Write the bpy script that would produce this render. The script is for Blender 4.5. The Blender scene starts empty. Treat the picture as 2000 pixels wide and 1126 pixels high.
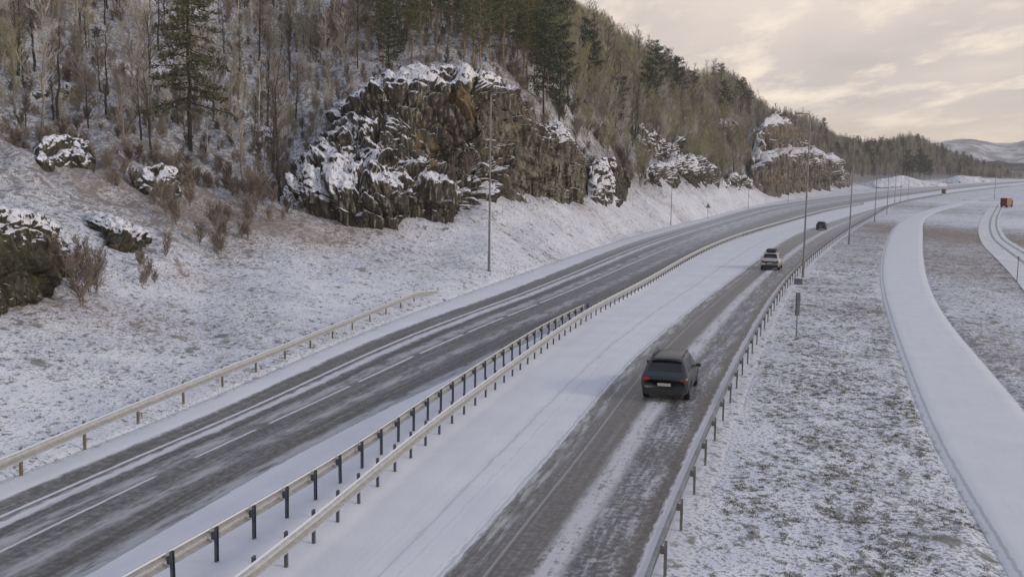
import bpy, math, random
import numpy as np
from mathutils import Vector, Matrix
random.seed(7); RNG = np.random.RandomState(11)
C = bpy.context.scene.collection
sc = bpy.context.scene
R = math.radians

# ------------------------------------------------------------------ camera
F = 1900.0; CAMH = 8.5; YH = 350.0; ROLL = R(0.8)
PITCH = math.atan((563.0-YH)/F)
cd = bpy.data.cameras.new("camera"); cam = bpy.data.objects.new("camera", cd); C.objects.link(cam)
cd.sensor_width = 36.0; cd.lens = 36.0*F/2000.0; cd.clip_start = 0.5; cd.clip_end = 20000
cam.matrix_world = Matrix.Translation((0, 0, CAMH)) @ Matrix.Rotation(math.pi/2-PITCH, 4, 'X') @ Matrix.Rotation(ROLL, 4, 'Z')
sc.camera = cam
sc.render.resolution_x = 1024; sc.render.resolution_y = 576
sc.view_settings.view_transform = 'Standard'; sc.view_settings.look = 'None'
sc.view_settings.exposure = 0.0; sc.view_settings.gamma = 1.0

# ------------------------------------------------------------------ light
SUN_EL = R(20); SUN_AZ = math.atan2(-0.30, 1.0)       # direction towards the sun, from +X
w = bpy.data.worlds.new("World"); sc.world = w; w.use_nodes = True
nt = w.node_tree; nt.nodes.clear(); N = nt.nodes.new; LK = nt.links.new
def wmath(op, a, b=None, clamp=False):
    n = N('ShaderNodeMath'); n.operation = op; n.use_clamp = clamp
    for i, v in enumerate([a, b]):
        if v is None: continue
        if isinstance(v, (int, float)): n.inputs[i].default_value = v
        else: LK(v, n.inputs[i])
    return n.outputs[0]
def wmix(f, a, b):
    n = N('ShaderNodeMix'); n.data_type = 'RGBA'
    for s, v in ((0, f), (6, a), (7, b)):
        if isinstance(v, (int, float)): n.inputs[s].default_value = v
        elif isinstance(v, tuple): n.inputs[s].default_value = (*v, 1)
        else: LK(v, n.inputs[s])
    return n.outputs[2]
def wramp(f, stops):
    n = N('ShaderNodeValToRGB'); cr = n.color_ramp
    while len(cr.elements) < len(stops): cr.elements.new(0.5)
    for e, (p, c) in zip(cr.elements, stops): e.position = p; e.color = (*c, 1)
    LK(f, n.inputs[0]); return n.outputs[0]
tc = N('ShaderNodeTexCoord'); sep = N('ShaderNodeSeparateXYZ'); LK(tc.outputs['Generated'], sep.inputs[0])
sky = N('ShaderNodeTexSky'); sky.sky_type = 'NISHITA'; sky.sun_disc = False
sky.sun_elevation = SUN_EL; sky.sun_rotation = math.pi/2-SUN_AZ
zc = wmath('MAXIMUM', sep.outputs[2], 0.0)
den = wmath('ADD', zc, 0.10)
cmb = N('ShaderNodeCombineXYZ'); LK(wmath('DIVIDE', sep.outputs[0], den), cmb.inputs[0]); LK(wmath('DIVIDE', sep.outputs[1], den), cmb.inputs[1])
def wnoise(scale, detail, rough, off, sx=1, sy=1):
    m = N('ShaderNodeMapping'); LK(cmb.outputs[0], m.inputs[0]); m.inputs['Location'].default_value = off
    m.inputs['Scale'].default_value = (sx, sy, 1)
    n = N('ShaderNodeTexNoise'); n.inputs['Scale'].default_value = scale; n.inputs['Detail'].default_value = detail
    n.inputs['Roughness'].default_value = rough; LK(m.outputs[0], n.inputs[0]); return n.outputs[0]
# overcast base: warm haze at the skyline, grey-mauve above, cooler overhead
base = wramp(zc, [(0.0, (1.40, 1.12, .80)), (0.03, (1.14, .94, .74)), (0.075, (.78, .685, .63)), (0.20, (.84, .73, .66)), (0.45, (.46, .49, .57)), (1.0, (.43, .48, .61))])
n1 = wnoise(.9, 6, .55, (3.1, 1.7, 0), 1.0, .55)
broad = wramp(n1, [(0.36, (.86, .86, .88)), (0.64, (1.12, 1.11, 1.08))])
mul = N('ShaderNodeMix'); mul.data_type = 'RGBA'; mul.blend_type = 'MULTIPLY'; mul.inputs[0].default_value = 1
LK(base, mul.inputs[6]); LK(broad, mul.inputs[7])
n2 = wnoise(2.4, 7, .6, (8.3, 2.9, 0), 1.0, .45)
puff = wramp(n2, [(0.49, (0, 0, 0)), (0.66, (1, 1, 1))])
lowmask = wramp(zc, [(0.02, (.3, .3, .3)), (0.09, (1, 1, 1)), (0.35, (0, 0, 0))])
pm = wmath('MULTIPLY', puff, lowmask); pm = wmath('MULTIPLY', pm, .8)
cl = wmix(pm, mul.outputs[2], (1.38, 1.17, .94))
skb = N('ShaderNodeMix'); skb.data_type = 'RGBA'; skb.blend_type = 'MULTIPLY'; skb.inputs[0].default_value = 1
LK(sky.outputs[0], skb.inputs[6]); skb.inputs[7].default_value = (.08, .08, .08, 1)
fin = wmix(.93, skb.outputs[2], cl)
bg = N('ShaderNodeBackground'); bg.inputs[1].default_value = 1.0; LK(fin, bg.inputs[0])
wo = N('ShaderNodeOutputWorld'); LK(bg.outputs[0], wo.inputs[0])
sl = bpy.data.lights.new("sun", 'SUN'); sl.energy = 1.1; sl.angle = R(11); sl.color = (1.0, .86, .70)
so = bpy.data.objects.new("sun", sl); C.objects.link(so)
sd = Vector((math.cos(SUN_AZ)*math.cos(SUN_EL), math.sin(SUN_AZ)*math.cos(SUN_EL), math.sin(SUN_EL)))
so.rotation_euler = (-sd).to_track_quat('-Z', 'Y').to_euler()

# ------------------------------------------------------------------ survey helpers: photo directions to world places
def ray(px, py):
    x = px-1000.0; y = 563.0-py
    xr = x*math.cos(ROLL)-y*math.sin(ROLL); yr = x*math.sin(ROLL)+y*math.cos(ROLL)
    return (xr/F, (F*math.cos(PITCH)+yr*math.sin(PITCH))/F, (-F*math.sin(PITCH)+yr*math.cos(PITCH))/F)
def road_z(r):
    r = np.asarray(r, float); t = np.clip((r-210)/160, 0, 1)
    z = .024*160*t*t*.5 + .024*np.clip(r-370, 0, 480)
    return z
def unp(px, py):
    d = ray(px, py); h = math.hypot(d[0], d[1]); prev = 5.0
    r = 5.0
    while r < 3000:
        if CAMH+d[2]/h*r <= road_z(r):
            lo, hi = prev, r
            for _ in range(30):
                m = (lo+hi)/2
                if CAMH+d[2]/h*m <= road_z(m): hi = m
                else: lo = m
            r = hi; break
        prev = r; r *= 1.02
    return np.array([d[0]/h*r, d[1]/h*r])
def at_range(px, py, r):
    d = ray(px, py); h = math.hypot(d[0], d[1])
    return np.array([d[0]/h*r, d[1]/h*r, CAMH+d[2]/h*r])
def pchip(xs, ys, x):
    xs = np.asarray(xs, float); ys = np.asarray(ys, float); x = np.asarray(x, float)
    h = np.diff(xs); dl = np.diff(ys)/h; m = np.zeros(len(xs))
    m[0] = dl[0]; m[-1] = dl[-1]
    for i in range(1, len(xs)-1):
        if dl[i-1]*dl[i] > 0:
            w1 = 2*h[i]+h[i-1]; w2 = h[i]+2*h[i-1]; m[i] = (w1+w2)/(w1/dl[i-1]+w2/dl[i])
    k = np.clip(np.searchsorted(xs, x)-1, 0, len(xs)-2); t = (x-xs[k])/h[k]
    lo = t < 0; hi = t > 1; tc_ = np.clip(t, 0, 1)
    y = (2*tc_**3-3*tc_**2+1)*ys[k]+(tc_**3-2*tc_**2+tc_)*h[k]*m[k]+(-2*tc_**3+3*tc_**2)*ys[k+1]+(tc_**3-tc_**2)*h[k]*m[k+1]
    y = y+np.where(lo, (x-xs[0])*m[0], 0)+np.where(hi, (x-xs[-1])*m[-1], 0)
    return y
def line_from(pts, near=None, far=None):
    W = [unp(*p) for p in pts]
    ys = [q[1] for q in W]; xs = [q[0] for q in W]
    o = np.argsort(ys); ys = list(np.array(ys)[o]); xs = list(np.array(xs)[o])
    if near is None: near = .27
    ys = [ys[0]-25]+ys; xs = [xs[0]-25*near]+xs
    if far: ys.append(far[1]); xs.append(far[0])
    return lambda y: pchip(ys, xs, y)
def smoothline(pts, deg_pts=None, **k):
    f = line_from(pts, **k)
    def g(y):
        y = np.asarray(y, float); s = 0
        for o in (-.12, -.06, 0, .06, .12): s = s+f(y*(1+o))
        return s/5
    return g
FARX = 560.0; FARY = 800.0
L1 = smoothline([(0,980),(320,846),(480,780),(600,721),(776,645),(962,580),(1225,477),(1350,440),(1500,400),(1600,388),(1700,375),(1840,362),(1920,357),(2000,353)], near=.25)
L4 = smoothline([(172,1126),(560,900),(796,780),(960,703),(1100,637),(1210,585),(1300,540),(1440,472),(1540,428),(1650,401),(1732,388),(1840,372),(1920,363),(2000,356.5)])
L5 = smoothline([(409,1124),(480,1083),(598,1004),(695,938),(775,880),(860,812),(960,742),(1085,655),(1178,609),(1253,569),(1320,525),(1400,482),(1515,441),(1640,406),(1740,389.5),(1840,374.5),(1920,365),(2000,358)])
L6 = smoothline([(571,1113),(668,1026),(783,921),(898,824),(987,754),(1040,710),(1132,640),(1178,611),(1253,571),(1320,527),(1400,484),(1515,443),(1640,407.5),(1740,391),(1840,375.5),(1920,366),(2000,358.7)])
L7 = smoothline([(870,1126),(1100,866),(1215,726),(1320,632),(1440,540),(1552,460),(1660,422),(1740,398),(1840,378.5),(1920,368.3),(2000,360.3)])
L9 = smoothline([(1298,1126),(1349,985),(1371,924),(1405,839),(1434,768),(1480,668),(1543,556),(1600,498),(1660,452),(1706,424),(1746,400),(1800,388),(1840,382),(1920,371),(2000,362)])
def L8(y): return L9(y)-(.50+.004*np.asarray(y, float))
L0 = smoothline([(0,935),(218,856),(400,778),(630,680),(742,632),(860,588),(1000,538),(1225,463),(1400,419),(1500,394),(1600,383.5),(1700,372),(1840,360),(1920,355),(2000,351)], near=.25)
PL = smoothline([(1985,1126),(1900,985),(1830,865),(1764,700),(1744,641),(1721,553),(1728,480),(1768,425),(1825,404),(1868,396)], near=.27)
PR = smoothline([(2150,1000),(2000,800),(1913,700),(1849,624),(1818,570),(1803,509),(1802,455),(1807,425),(1848,406),(1885,398)], near=.27)

# ------------------------------------------------------------------ numpy noise
PERM = np.random.RandomState(3).permutation(256); PERM = np.concatenate([PERM, PERM, PERM])
GR = np.random.RandomState(5).normal(size=(256, 3)); GR /= np.linalg.norm(GR, axis=1)[:, None]
def perlin(x, y, z=0.0):
    x, y, z = np.broadcast_arrays(np.asarray(x, float), np.asarray(y, float), np.asarray(z, float))
    xi = np.floor(x).astype(int); yi = np.floor(y).astype(int); zi = np.floor(z).astype(int)
    xf = x-xi; yf = y-yi; zf = z-zi; xi &= 255; yi &= 255; zi &= 255
    u = xf**3*(xf*(xf*6-15)+10); v = yf**3*(yf*(yf*6-15)+10); t = zf**3*(zf*(zf*6-15)+10)
    out = 0
    for a in (0, 1):
        for b in (0, 1):
            for c in (0, 1):
                g = GR[PERM[PERM[PERM[(xi+a) & 255]+((yi+b) & 255)]+((zi+c) & 255)]]
                d = g[..., 0]*(xf-a)+g[..., 1]*(yf-b)+g[..., 2]*(zf-c)
                out = out+d*(u if a else 1-u)*(v if b else 1-v)*(t if c else 1-t)
    return out*1.5
def fbm(x, y, z=0.0, o=4, g=.5, ridged=False):
    s = 0; a = 1.0; f = 1.0
    for i in range(o):
        n = perlin(x*f+i*7.3, y*f+i*3.1, np.asarray(z)*f+i*5.7)
        if ridged: n = 1-2*np.abs(n)
        s = s+a*n; a *= g; f *= 2.03
    return s
def worley(x, y, z):      # distances to the two nearest cells, the cell's value, and a tilted plane per cell
    x, y, z = np.broadcast_arrays(x, y, z)
    xi = np.floor(x).astype(int); yi = np.floor(y).astype(int); zi = np.floor(z).astype(int)
    best = np.full(x.shape, 9.0); sec = np.full(x.shape, 9.0); val = np.zeros(x.shape); pln = np.zeros(x.shape)
    for a in (-1, 0, 1):
        for b in (-1, 0, 1):
            for c in (-1, 0, 1):
                h = PERM[PERM[PERM[(xi+a) & 255]+((yi+b) & 255)]+((zi+c) & 255)]
                dx = xi+a+.5+.45*GR[h, 0]-x; dy = yi+b+.5+.45*GR[h, 1]-y; dz = zi+c+.5+.45*GR[h, 2]-z
                d = dx*dx+dy*dy+dz*dz; t = PERM[h]
                p = dx*GR[t, 0]+dy*GR[t, 1]+dz*GR[t, 2]
                m = d < best; sec = np.where(m, best, np.minimum(sec, d)); val = np.where(m, h/255.0, val); pln = np.where(m, p, pln); best = np.where(m, d, best)
    return np.sqrt(best), np.sqrt(sec), val, pln

# ------------------------------------------------------------------ object helpers
def tag(o, label=None, cat=None, group=None, kind=None):
    if label: o['label'] = label
    if cat: o['category'] = cat
    if group: o['group'] = group
    if kind: o['kind'] = kind
    return o
def empty(name, loc=(0, 0, 0), rz=0.0, scale=1.0):
    o = bpy.data.objects.new(name, None); C.objects.link(o); o.location = loc; o.rotation_euler = (0, 0, rz)
    o.scale = (scale, scale, scale); o.empty_display_size = .2; return o
def link_mesh(name, me, mat, parent=None, smooth=False):
    if mat is not None: me.materials.append(getattr(mat, 'm', mat))
    if smooth: me.polygons.foreach_set('use_smooth', [True]*len(me.polygons))
    o = bpy.data.objects.new(name, me); C.objects.link(o)
    if parent is not None: o.parent = parent
    return o
def np_mesh(name, V, Fq):
    V = np.asarray(V, np.float32).reshape(-1, 3); me = bpy.data.meshes.new(name)
    me.vertices.add(len(V)); me.vertices.foreach_set('co', V.ravel())
    Fq = np.asarray(Fq, np.int32); k = Fq.shape[1]; n = len(Fq)
    me.loops.add(n*k); me.loops.foreach_set('vertex_index', Fq.ravel())
    me.polygons.add(n); me.polygons.foreach_set('loop_start', np.arange(0, n*k, k, dtype=np.int32))
    me.polygons.foreach_set('loop_total', np.full(n, k, np.int32))
    me.update(calc_edges=True); return me
def grid_faces(nu, nv, flip=False):
    i = np.arange(nu-1)[:, None]*nv+np.arange(nv-1)[None, :]
    q = np.stack([i, i+1, i+nv+1, i+nv], -1).reshape(-1, 4)
    return q[:, ::-1] if flip else q
class MB:
    def __init__(s): s.v = []; s.f = []
    def add(s, vs, fs):
        k = len(s.v); s.v += [tuple(map(float, v)) for v in vs]; s.f += [tuple(i+k for i in f) for f in fs]
    def box(s, c, d, rot=None, taper=1.0):
        vs = []
        for z in (-.5, .5):
            t = taper if z > 0 else 1
            for x, y in ((-.5, -.5), (.5, -.5), (.5, .5), (-.5, .5)):
                p = Vector((x*d[0]*t, y*d[1]*t, z*d[2]))
                if rot is not None: p = rot @ p
                vs.append(p+Vector(c))
        s.add(vs, [(3, 2, 1, 0), (4, 5, 6, 7), (0, 1, 5, 4), (1, 2, 6, 5), (2, 3, 7, 6), (3, 0, 4, 7)])
    def bbox(s, c, d, b=.02, rot=None):      # box with chamfered edges
        hx, hy, hz = d[0]/2, d[1]/2, d[2]/2; rings = []
        for z, k in ((-hz, b), (-hz+b, 0), (hz-b, 0), (hz, b)):
            x, y = hx-k, hy-k; q = b
            rings.append([(x, y-q, z), (x-q, y, z), (-x+q, y, z), (-x, y-q, z), (-x, -y+q, z), (-x+q, -y, z), (x-q, -y, z), (x, -y+q, z)])
        vs = [Vector(p) for r_ in rings for p in r_]
        if rot is not None: vs = [rot @ p for p in vs]
        vs = [p+Vector(c) for p in vs]; fs = [tuple(range(7, -1, -1)), tuple(range(24, 32))]
        for k in range(3):
            for i in range(8): fs.append((k*8+i, k*8+(i+1) % 8, k*8+8+(i+1) % 8, k*8+8+i))
        s.add(vs, fs)
    def tube(s, p0, p1, r0, r1, n=6, cap=False):
        p0 = Vector(p0); p1 = Vector(p1); d = (p1-p0)
        if d.length < 1e-6: return
        d.normalize(); a = d.orthogonal().normalized(); b = d.cross(a); vs = []
        for p, r_ in ((p0, r0), (p1, r1)):
            for i in range(n):
                t = 2*math.pi*i/n; vs.append(p+a*(math.cos(t)*r_)+b*(math.sin(t)*r_))
        fs = [(i, (i+1) % n, n+(i+1) % n, n+i) for i in range(n)]
        if cap: fs += [tuple(range(n-1, -1, -1)), tuple(range(n, 2*n))]
        s.add(vs, fs)
    def lathe_x(s, c, prof, n=24):     # prof: (x, r) about the X axis
        vs = []
        for x, r_ in prof:
            for i in range(n):
                t = 2*math.pi*i/n; vs.append((c[0]+x, c[1]+math.cos(t)*r_, c[2]+math.sin(t)*r_))
        fs = []
        for k in range(len(prof)-1):
            for i in range(n): fs.append((k*n+i, k*n+(i+1) % n, k*n+n+(i+1) % n, k*n+n+i))
        fs += [tuple(range(n)), tuple(range((len(prof)-1)*n+n-1, (len(prof)-1)*n-1, -1))]
        s.add(vs, fs)
    def mesh(s, name):
        me = bpy.data.meshes.new(name); me.from_pydata(s.v, [], s.f); me.update(); return me
    def build(s, name, mat, parent=None, smooth=False): return link_mesh(name, s.mesh(name), mat, parent, smooth)
def copy_tree(o, parent=None):
    c = o.copy(); C.objects.link(c)
    if parent is not None: c.parent = parent
    for ch in o.children: copy_tree(ch, c)
    return c

# ------------------------------------------------------------------ material helpers
class M:
    def __init__(s, name, rough=.8, spec=.3, metal=0.0):
        s.m = bpy.data.materials.new(name); s.m.use_nodes = True; s.t = s.m.node_tree; s.b = s.t.nodes['Principled BSDF']
        s.b.inputs['Roughness'].default_value = rough; s.b.inputs['Specular IOR Level'].default_value = spec; s.b.inputs['Metallic'].default_value = metal
    def n(s, t): return s.t.nodes.new(t)
    def put(s, sock, v):
        if isinstance(v, (int, float)): sock.default_value = v
        elif isinstance(v, tuple): sock.default_value = (*v, 1) if len(v) == 3 and sock.type == 'RGBA' else v
        else: s.t.links.new(v, sock)
    def coord(s, kind='Object'): return s.n('ShaderNodeTexCoord').outputs[kind]
    def pos(s): return s.n('ShaderNodeNewGeometry').outputs['Position']
    def nrm(s): return s.n('ShaderNodeNewGeometry').outputs['Normal']
    def attr(s, name): a = s.n('ShaderNodeAttribute'); a.attribute_name = name; return a.outputs['Fac']
    def uv(s): return s.n('ShaderNodeUVMap').outputs[0]
    def mp(s, v, scale=(1, 1, 1), loc=(0, 0, 0), rot=(0, 0, 0)):
        m = s.n('ShaderNodeMapping'); s.put(m.inputs[0], v); m.inputs['Scale'].default_value = scale; m.inputs['Location'].default_value = loc; m.inputs['Rotation'].default_value = rot; return m.outputs[0]
    def noise(s, v, scale=1, detail=4, rough=.55, dist=0):
        n = s.n('ShaderNodeTexNoise'); s.put(n.inputs['Vector'], v); n.inputs['Scale'].default_value = scale; n.inputs['Detail'].default_value = detail
        n.inputs['Roughness'].default_value = rough; n.inputs['Distortion'].default_value = dist; return n.outputs[0]
    def vor(s, v, scale=1, feat='F1', out=0):
        n = s.n('ShaderNodeTexVoronoi'); n.feature = feat; s.put(n.inputs['Vector'], v); n.inputs['Scale'].default_value = scale; return n.outputs[out]
    def math(s, op, a, b=0.0, clamp=False):
        n = s.n('ShaderNodeMath'); n.operation = op; n.use_clamp = clamp; s.put(n.inputs[0], a); s.put(n.inputs[1], b); return n.outputs[0]
    def sm(s, v, lo, hi, a=0.0, b=1.0):      # smoothstep
        n = s.n('ShaderNodeMapRange'); n.interpolation_type = 'SMOOTHSTEP'; s.put(n.inputs[0], v)
        s.put(n.inputs[1], lo); s.put(n.inputs[2], hi); n.inputs[3].default_value = a; n.inputs[4].default_value = b; return n.outputs[0]
    def mix(s, f, a, b, mode='MIX'):
        n = s.n('ShaderNodeMix'); n.data_type = 'RGBA'; n.blend_type = mode; s.put(n.inputs[0], f); s.put(n.inputs[6], a); s.put(n.inputs[7], b); return n.outputs[2]
    def sepx(s, v, i): n = s.n('ShaderNodeSeparateXYZ'); s.put(n.inputs[0], v); return n.outputs[i]
    def bump(s, h, strength=.5, dist=.05):
        n = s.n('ShaderNodeBump'); n.inputs['Strength'].default_value = strength; n.inputs['Distance'].default_value = dist; s.put(n.inputs['Height'], h)
        s.t.links.new(n.outputs[0], s.b.inputs['Normal'])
    def col(s, v): s.put(s.b.inputs['Base Color'], v); return s
    def rough(s, v): s.put(s.b.inputs['Roughness'], v)
SNOW = (.86, .875, .93); SNOW2 = (.72, .74, .83)
def varied(name, c, rough=.7, amt=.25, scale=3.0, spec=.3, metal=0.0):
    m = M(name, rough, spec, metal); n = m.noise(m.coord(), scale, 4, .6)
    d = tuple(x*(1-amt) for x in c); e = tuple(min(1, x*(1+amt)) for x in c)
    m.col(m.mix(m.sm(n, .3, .7), d, e)); return m.m

# ------------------------------------------------------------------ terrain
NPT = 8
def colpts(px, pts):      # pts: (ypx, range)
    out = []
    for y, r in pts: out.append((r, at_range(px, y, r)[2]))
    return out
def p0(px):               # range at which this azimuth leaves the road's far-left edge
    az = math.atan2(ray(px, 350)[0], ray(px, 350)[1])
    ys = np.geomspace(8, 1500, 3000); a = np.arctan2(L0(ys), ys)
    k = np.where(a > az)[0]
    if len(k) == 0: return 1000.0
    i = k[0]; return float(math.hypot(L0(ys[i]), ys[i]))
table = [
 (-500, [(640,40),(470,58),(300,78),(120,105),(-100,150)], 70),
 (-150, [(600,48),(430,66),(230,90),(60,120),(-180,165)], 80),
 (0,    [(620,50),(480,66),(330,88),(170,112),(-220,185)], 85),
 (200,  [(610,54),(500,68),(395,84),(230,110),(-200,200)], 85),
 (400,  [(570,66),(470,80),(400,92),(290,112),(-160,205)], 85),
 (560,  [(510,76),(440,90),(400,98),(250,128),(-110,215)], 85),
 (700,  [(505,82),(440,95),(412,104),(180,134),(-40,215)], 85),
 (850,  [(495,90),(440,100),(408,110),(148,142),(0,215)], 80),
 (960,  [(465,98),(420,108),(395,118),(160,146),(20,235)], 75),
 (1060, [(450,114),(410,126),(390,134),(215,160),(70,265)], 70),
 (1150, [(430,138),(400,150),(388,158),(280,185),(92,320)], 66),
 (1300, [(405,200),(385,214),(368,226),(290,268),(170,400)], 66),
 (1345, [(400,228),(382,243),(366,256),(290,300),(198,425)], 64),
 (1390, [(394,262),(377,278),(363,291),(287,335),(182,460)], 63),
 (1420, [(390,288),(374,304),(361,318),(285,360),(190,480)], 62),
 (1460, [(387,318),(374,336),(364,352),(287,398),(218,515)], 59),
 (1500, [(384,358),(375,374),(367,390),(288,436),(252,545)], 57),
 (1520, [(383,375),(375,390),(368,404),(285,450),(262,560)], 55),
 (1560, [(380,405),(372,422),(364,440),(300,490),(252,600)], 52),
 (1595, [(378,432),(370,452),(362,472),(315,525),(268,630)], 48),
 (1620, [(376,455),(368,478),(360,500),(330,550),(292,650)], 45),
 (1700, [(368,570),(360,620),(350,680),(335,750),(297,880)], 38),
 (1780, [(362,660),(354,720),(347,780),(322,840),(280,960)], 36),
 (1850, [(359,720),(351,790),(347,850),(335,900),(314,1000)], 30),
 (1920, [(354,800),(348,860),(347,910),(343,960),(338,1040)], 24),
 (2010, [(350,850),(346,920),(348,980),(347,1020),(346,1080)], 20),
 (2200, [(352,900),(350,960),(349,1000),(349,1050),(348,1100)], 14),
 (2700, [(365,900),(365,960),(365,1000),(365,1050),(365,1100)], 10)]
CA = []; CR = []; CZ = []
for px, pts, ztop in table:
    d = ray(px, 350); CA.append(math.atan2(d[0], d[1]))
    r0 = p0(px); print('edge', px, round(r0)); cps = [(r0, float(road_z(r0)))]
    for q in colpts(px, pts):
        if q[0] <= cps[-1][0]+2: q = (cps[-1][0]+3, q[1])
        cps.append(q)
    rl, zl = cps[-1]
    cps.append((rl+70, zl+2 if rl > 300 else zl+16)); cps.append((rl+400, zl*.55+6))
    CR.append([c[0] for c in cps]); CZ.append([c[1] for c in cps])
CA = np.array(CA); CR = np.array(CR); CZ = np.array(CZ)
NA = 1000; NR = 820
AZ = np.linspace(R(-37), R(37), NA); RR = np.geomspace(9, 1700, NR)
aa, rr = np.meshgrid(AZ, RR, indexing='ij')
Zg = np.zeros((NA, NR)); BANK = np.zeros((NA, NR))
for i, a in enumerate(AZ):
    rs = [np.interp(a, CA, CR[:, k]) for k in range(CR.shape[1])]; zs = [np.interp(a, CA, CZ[:, k]) for k in range(CR.shape[1])]
    for k in range(1, len(rs)): rs[k] = max(rs[k], rs[k-1]+1.0)
    z = np.where(RR <= rs[0], road_z(RR), pchip(rs, zs, np.clip(RR, rs[0], rs[-1])))
    Zg[i] = z; BANK[i] = np.clip((RR-rs[0])/(rs[2]-rs[0]), 0, 2)
# smooth the az direction a little
ker = np.hanning(19); ker /= ker.sum(); Zp = np.pad(Zg, ((9, 9), (0, 0)), 'edge')
Zg = np.stack([np.convolve(Zp[:, j], ker, 'valid') for j in range(NR)], 1)
GX = np.sin(aa)*rr; GY = np.cos(aa)*rr
bb = np.clip(BANK, 0, 1)
hillm = np.clip((BANK-.8)/.8, 0, 1)
far = np.clip((rr-250)/300, 0, 1)
Zg += bb*(.35*fbm(GX*.12, GY*.12, 0, 3))
Zg += bb*.10*fbm(GX*.9, GY*.9, 3.0, 3)
Zg += hillm*(1-.6*far)*(1.9*fbm(GX*.055, GY*.055, 1.0, 4, .5, True)*.6+.5*np.abs(fbm(GX*.3, GY*.3, Zg*.3, 3)))
# rocky ledges on the near hillside
led = np.clip(fbm(GX*.05+9, GY*.05, 4.0, 2)*1.6, 0, 1)*hillm*(1-far)
step = Zg/2.6+fbm(GX*.08, GY*.08, 2.0, 3)*1.2
Zg += led*1.5*(1/(1+np.exp(-14*((step % 1)-.5)))-(step % 1))
ker = np.hanning(5); ker /= ker.sum()
# corridor: sunk below the road sheet
l0g = L0(GY); l9g = L9(GY)+.05
inside = np.minimum(GX-l0g, l9g-GX)
cor = np.clip((inside+.15)/.5, 0, 1)
# right-hand side: gentle verge, dip by the path, mounds by the lot
right = np.clip((GX-l9g)/3, 0, 1)
Zg += right*(.10*fbm(GX*.25, GY*.25, 8.0, 3)+.05*fbm(GX*1.3, GY*1.3, 5.0, 3))
pl = PL(GY); pr = PR(GY); pin = np.minimum(GX-(pl-.3), (pr+.3)-GX)
pth = np.clip(pin/.5+.5, 0, 1)*(GY < 420)
Zflat = road_z(rr)
Zg = np.where(pth > 0, Zg*(1-pth)+(Zflat-.12)*pth, Zg)
Zg = Zg-cor*(GY < 1400)*.30
LOGR = math.log(RR[1]/RR[0])
def ground_z(x, y):
    a = math.atan2(x, y); r = math.hypot(x, y)
    i = (a-AZ[0])/(AZ[1]-AZ[0]); j = math.log(max(r, 9.01)/RR[0])/LOGR
    i = min(max(i, 0), NA-1.001); j = min(max(j, 0), NR-1.001); i0 = int(i); j0 = int(j); fi = i-i0; fj = j-j0
    return float((Zg[i0, j0]*(1-fi)+Zg[i0+1, j0]*fi)*(1-fj)+(Zg[i0, j0+1]*(1-fi)+Zg[i0+1, j0+1]*fi)*fj)
def see(px, py, rmax=1500, rmin=12):   # world point of the ground seen in this photo direction
    d = ray(px, py); h = math.hypot(d[0], d[1]); r = rmin
    while r < rmax:
        x, y = d[0]/h*r, d[1]/h*r
        if CAMH+d[2]/h*r <= ground_z(x, y): break
        r *= 1.006
    return (x, y, ground_z(x, y))
# coverage attributes: how much dead grass shows, how much brown litter / rock on the hill
def pxcoord(X, Y, Z):     # photo coordinates of world points (for laying out real ground cover regions)
    Z = Z-CAMH
    yv = Y*math.cos(PITCH)-Z*math.sin(PITCH); up = Y*math.sin(PITCH)+Z*math.cos(PITCH)
    sx = X/yv*F; sy = up/yv*F
    return 1000+sx*math.cos(ROLL)+sy*math.sin(ROLL), 563-(-sx*math.sin(ROLL)+sy*math.cos(ROLL))
def blob(cx, cy, rx, ry, ang=0.0):
    dx = GX-cx; dy = GY-cy; c, s = math.cos(ang), math.sin(ang)
    u = (dx*c+dy*s)/rx; v = (-dx*s+dy*c)/ry
    return np.exp(-(u*u+v*v))
grass = .16*np.ones_like(GX)
grass = np.where(GX > l9g, .20, grass)
grass += hillm*.22+hillm*.10*(fbm(GX*.3, GY*.3, Zg*.3, 3))
big = fbm(GX*.06, GY*.06, 6.0, 3)
grass += .10*big
warm = .18*np.ones_like(GX)+.25*big
def add(px, py, rx, ry, g, wv, ang=0.0):
    global grass, warm
    x, y, z = see(px, py); b = blob(x, y, rx, ry, ang); grass = grass+.5*g*b; warm = warm+.7*wv*b
add(600, 440, 11, 5, .30, .9, .5); add(60, 600, 9, 4, .28, .7); add(180, 590, 6, 3, .25, .6); add(380, 550, 3, 2.5, .25, .8); add(500, 440, 12, 8, .28, .7)
add(250, 400, 16, 12, .22, .45); add(480, 330, 10, 10, .14, .35); add(900, 415, 14, 5, .08, .35); add(1120, 400, 12, 6, .1, .55); add(1280, 385, 22, 8, .08, .5)
add(1880, 460, 22, 55, .75, .75, 0); add(1560, 640, 4, 14, .08, .1); add(1640, 900, 3, 6, .08, 0); add(1960, 690, 5, 25, .30, .45); add(1780, 405, 14, 60, .35, .4); add(1700, 440, 8, 60, .2, .0); add(1900, 520, 14, 40, .45, .5)
add(50, 830, 7, 6, -.12, -.2); add(1420, 1000, 2.5, 8, -.12, -.1); add(800, 520, 14, 8, -.05, -.2)
grass += .45*hillm*np.clip((rr-420)/150, 0, 1)
lot = np.clip((GX-(.40*GY+19))/8, 0, 1)*(GY > 60)*(GY < 420)      # the snow-covered lot right of the frame's edge
lx, ly, _ = see(1995, 450)
lot = blob(lx+24, ly, 16, 50)
grass = grass*(1-.9*np.clip(lot*1.8, 0, 1))
me = np_mesh('ground', np.stack([GX, GY, Zg], -1), grid_faces(NA, NR))
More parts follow.
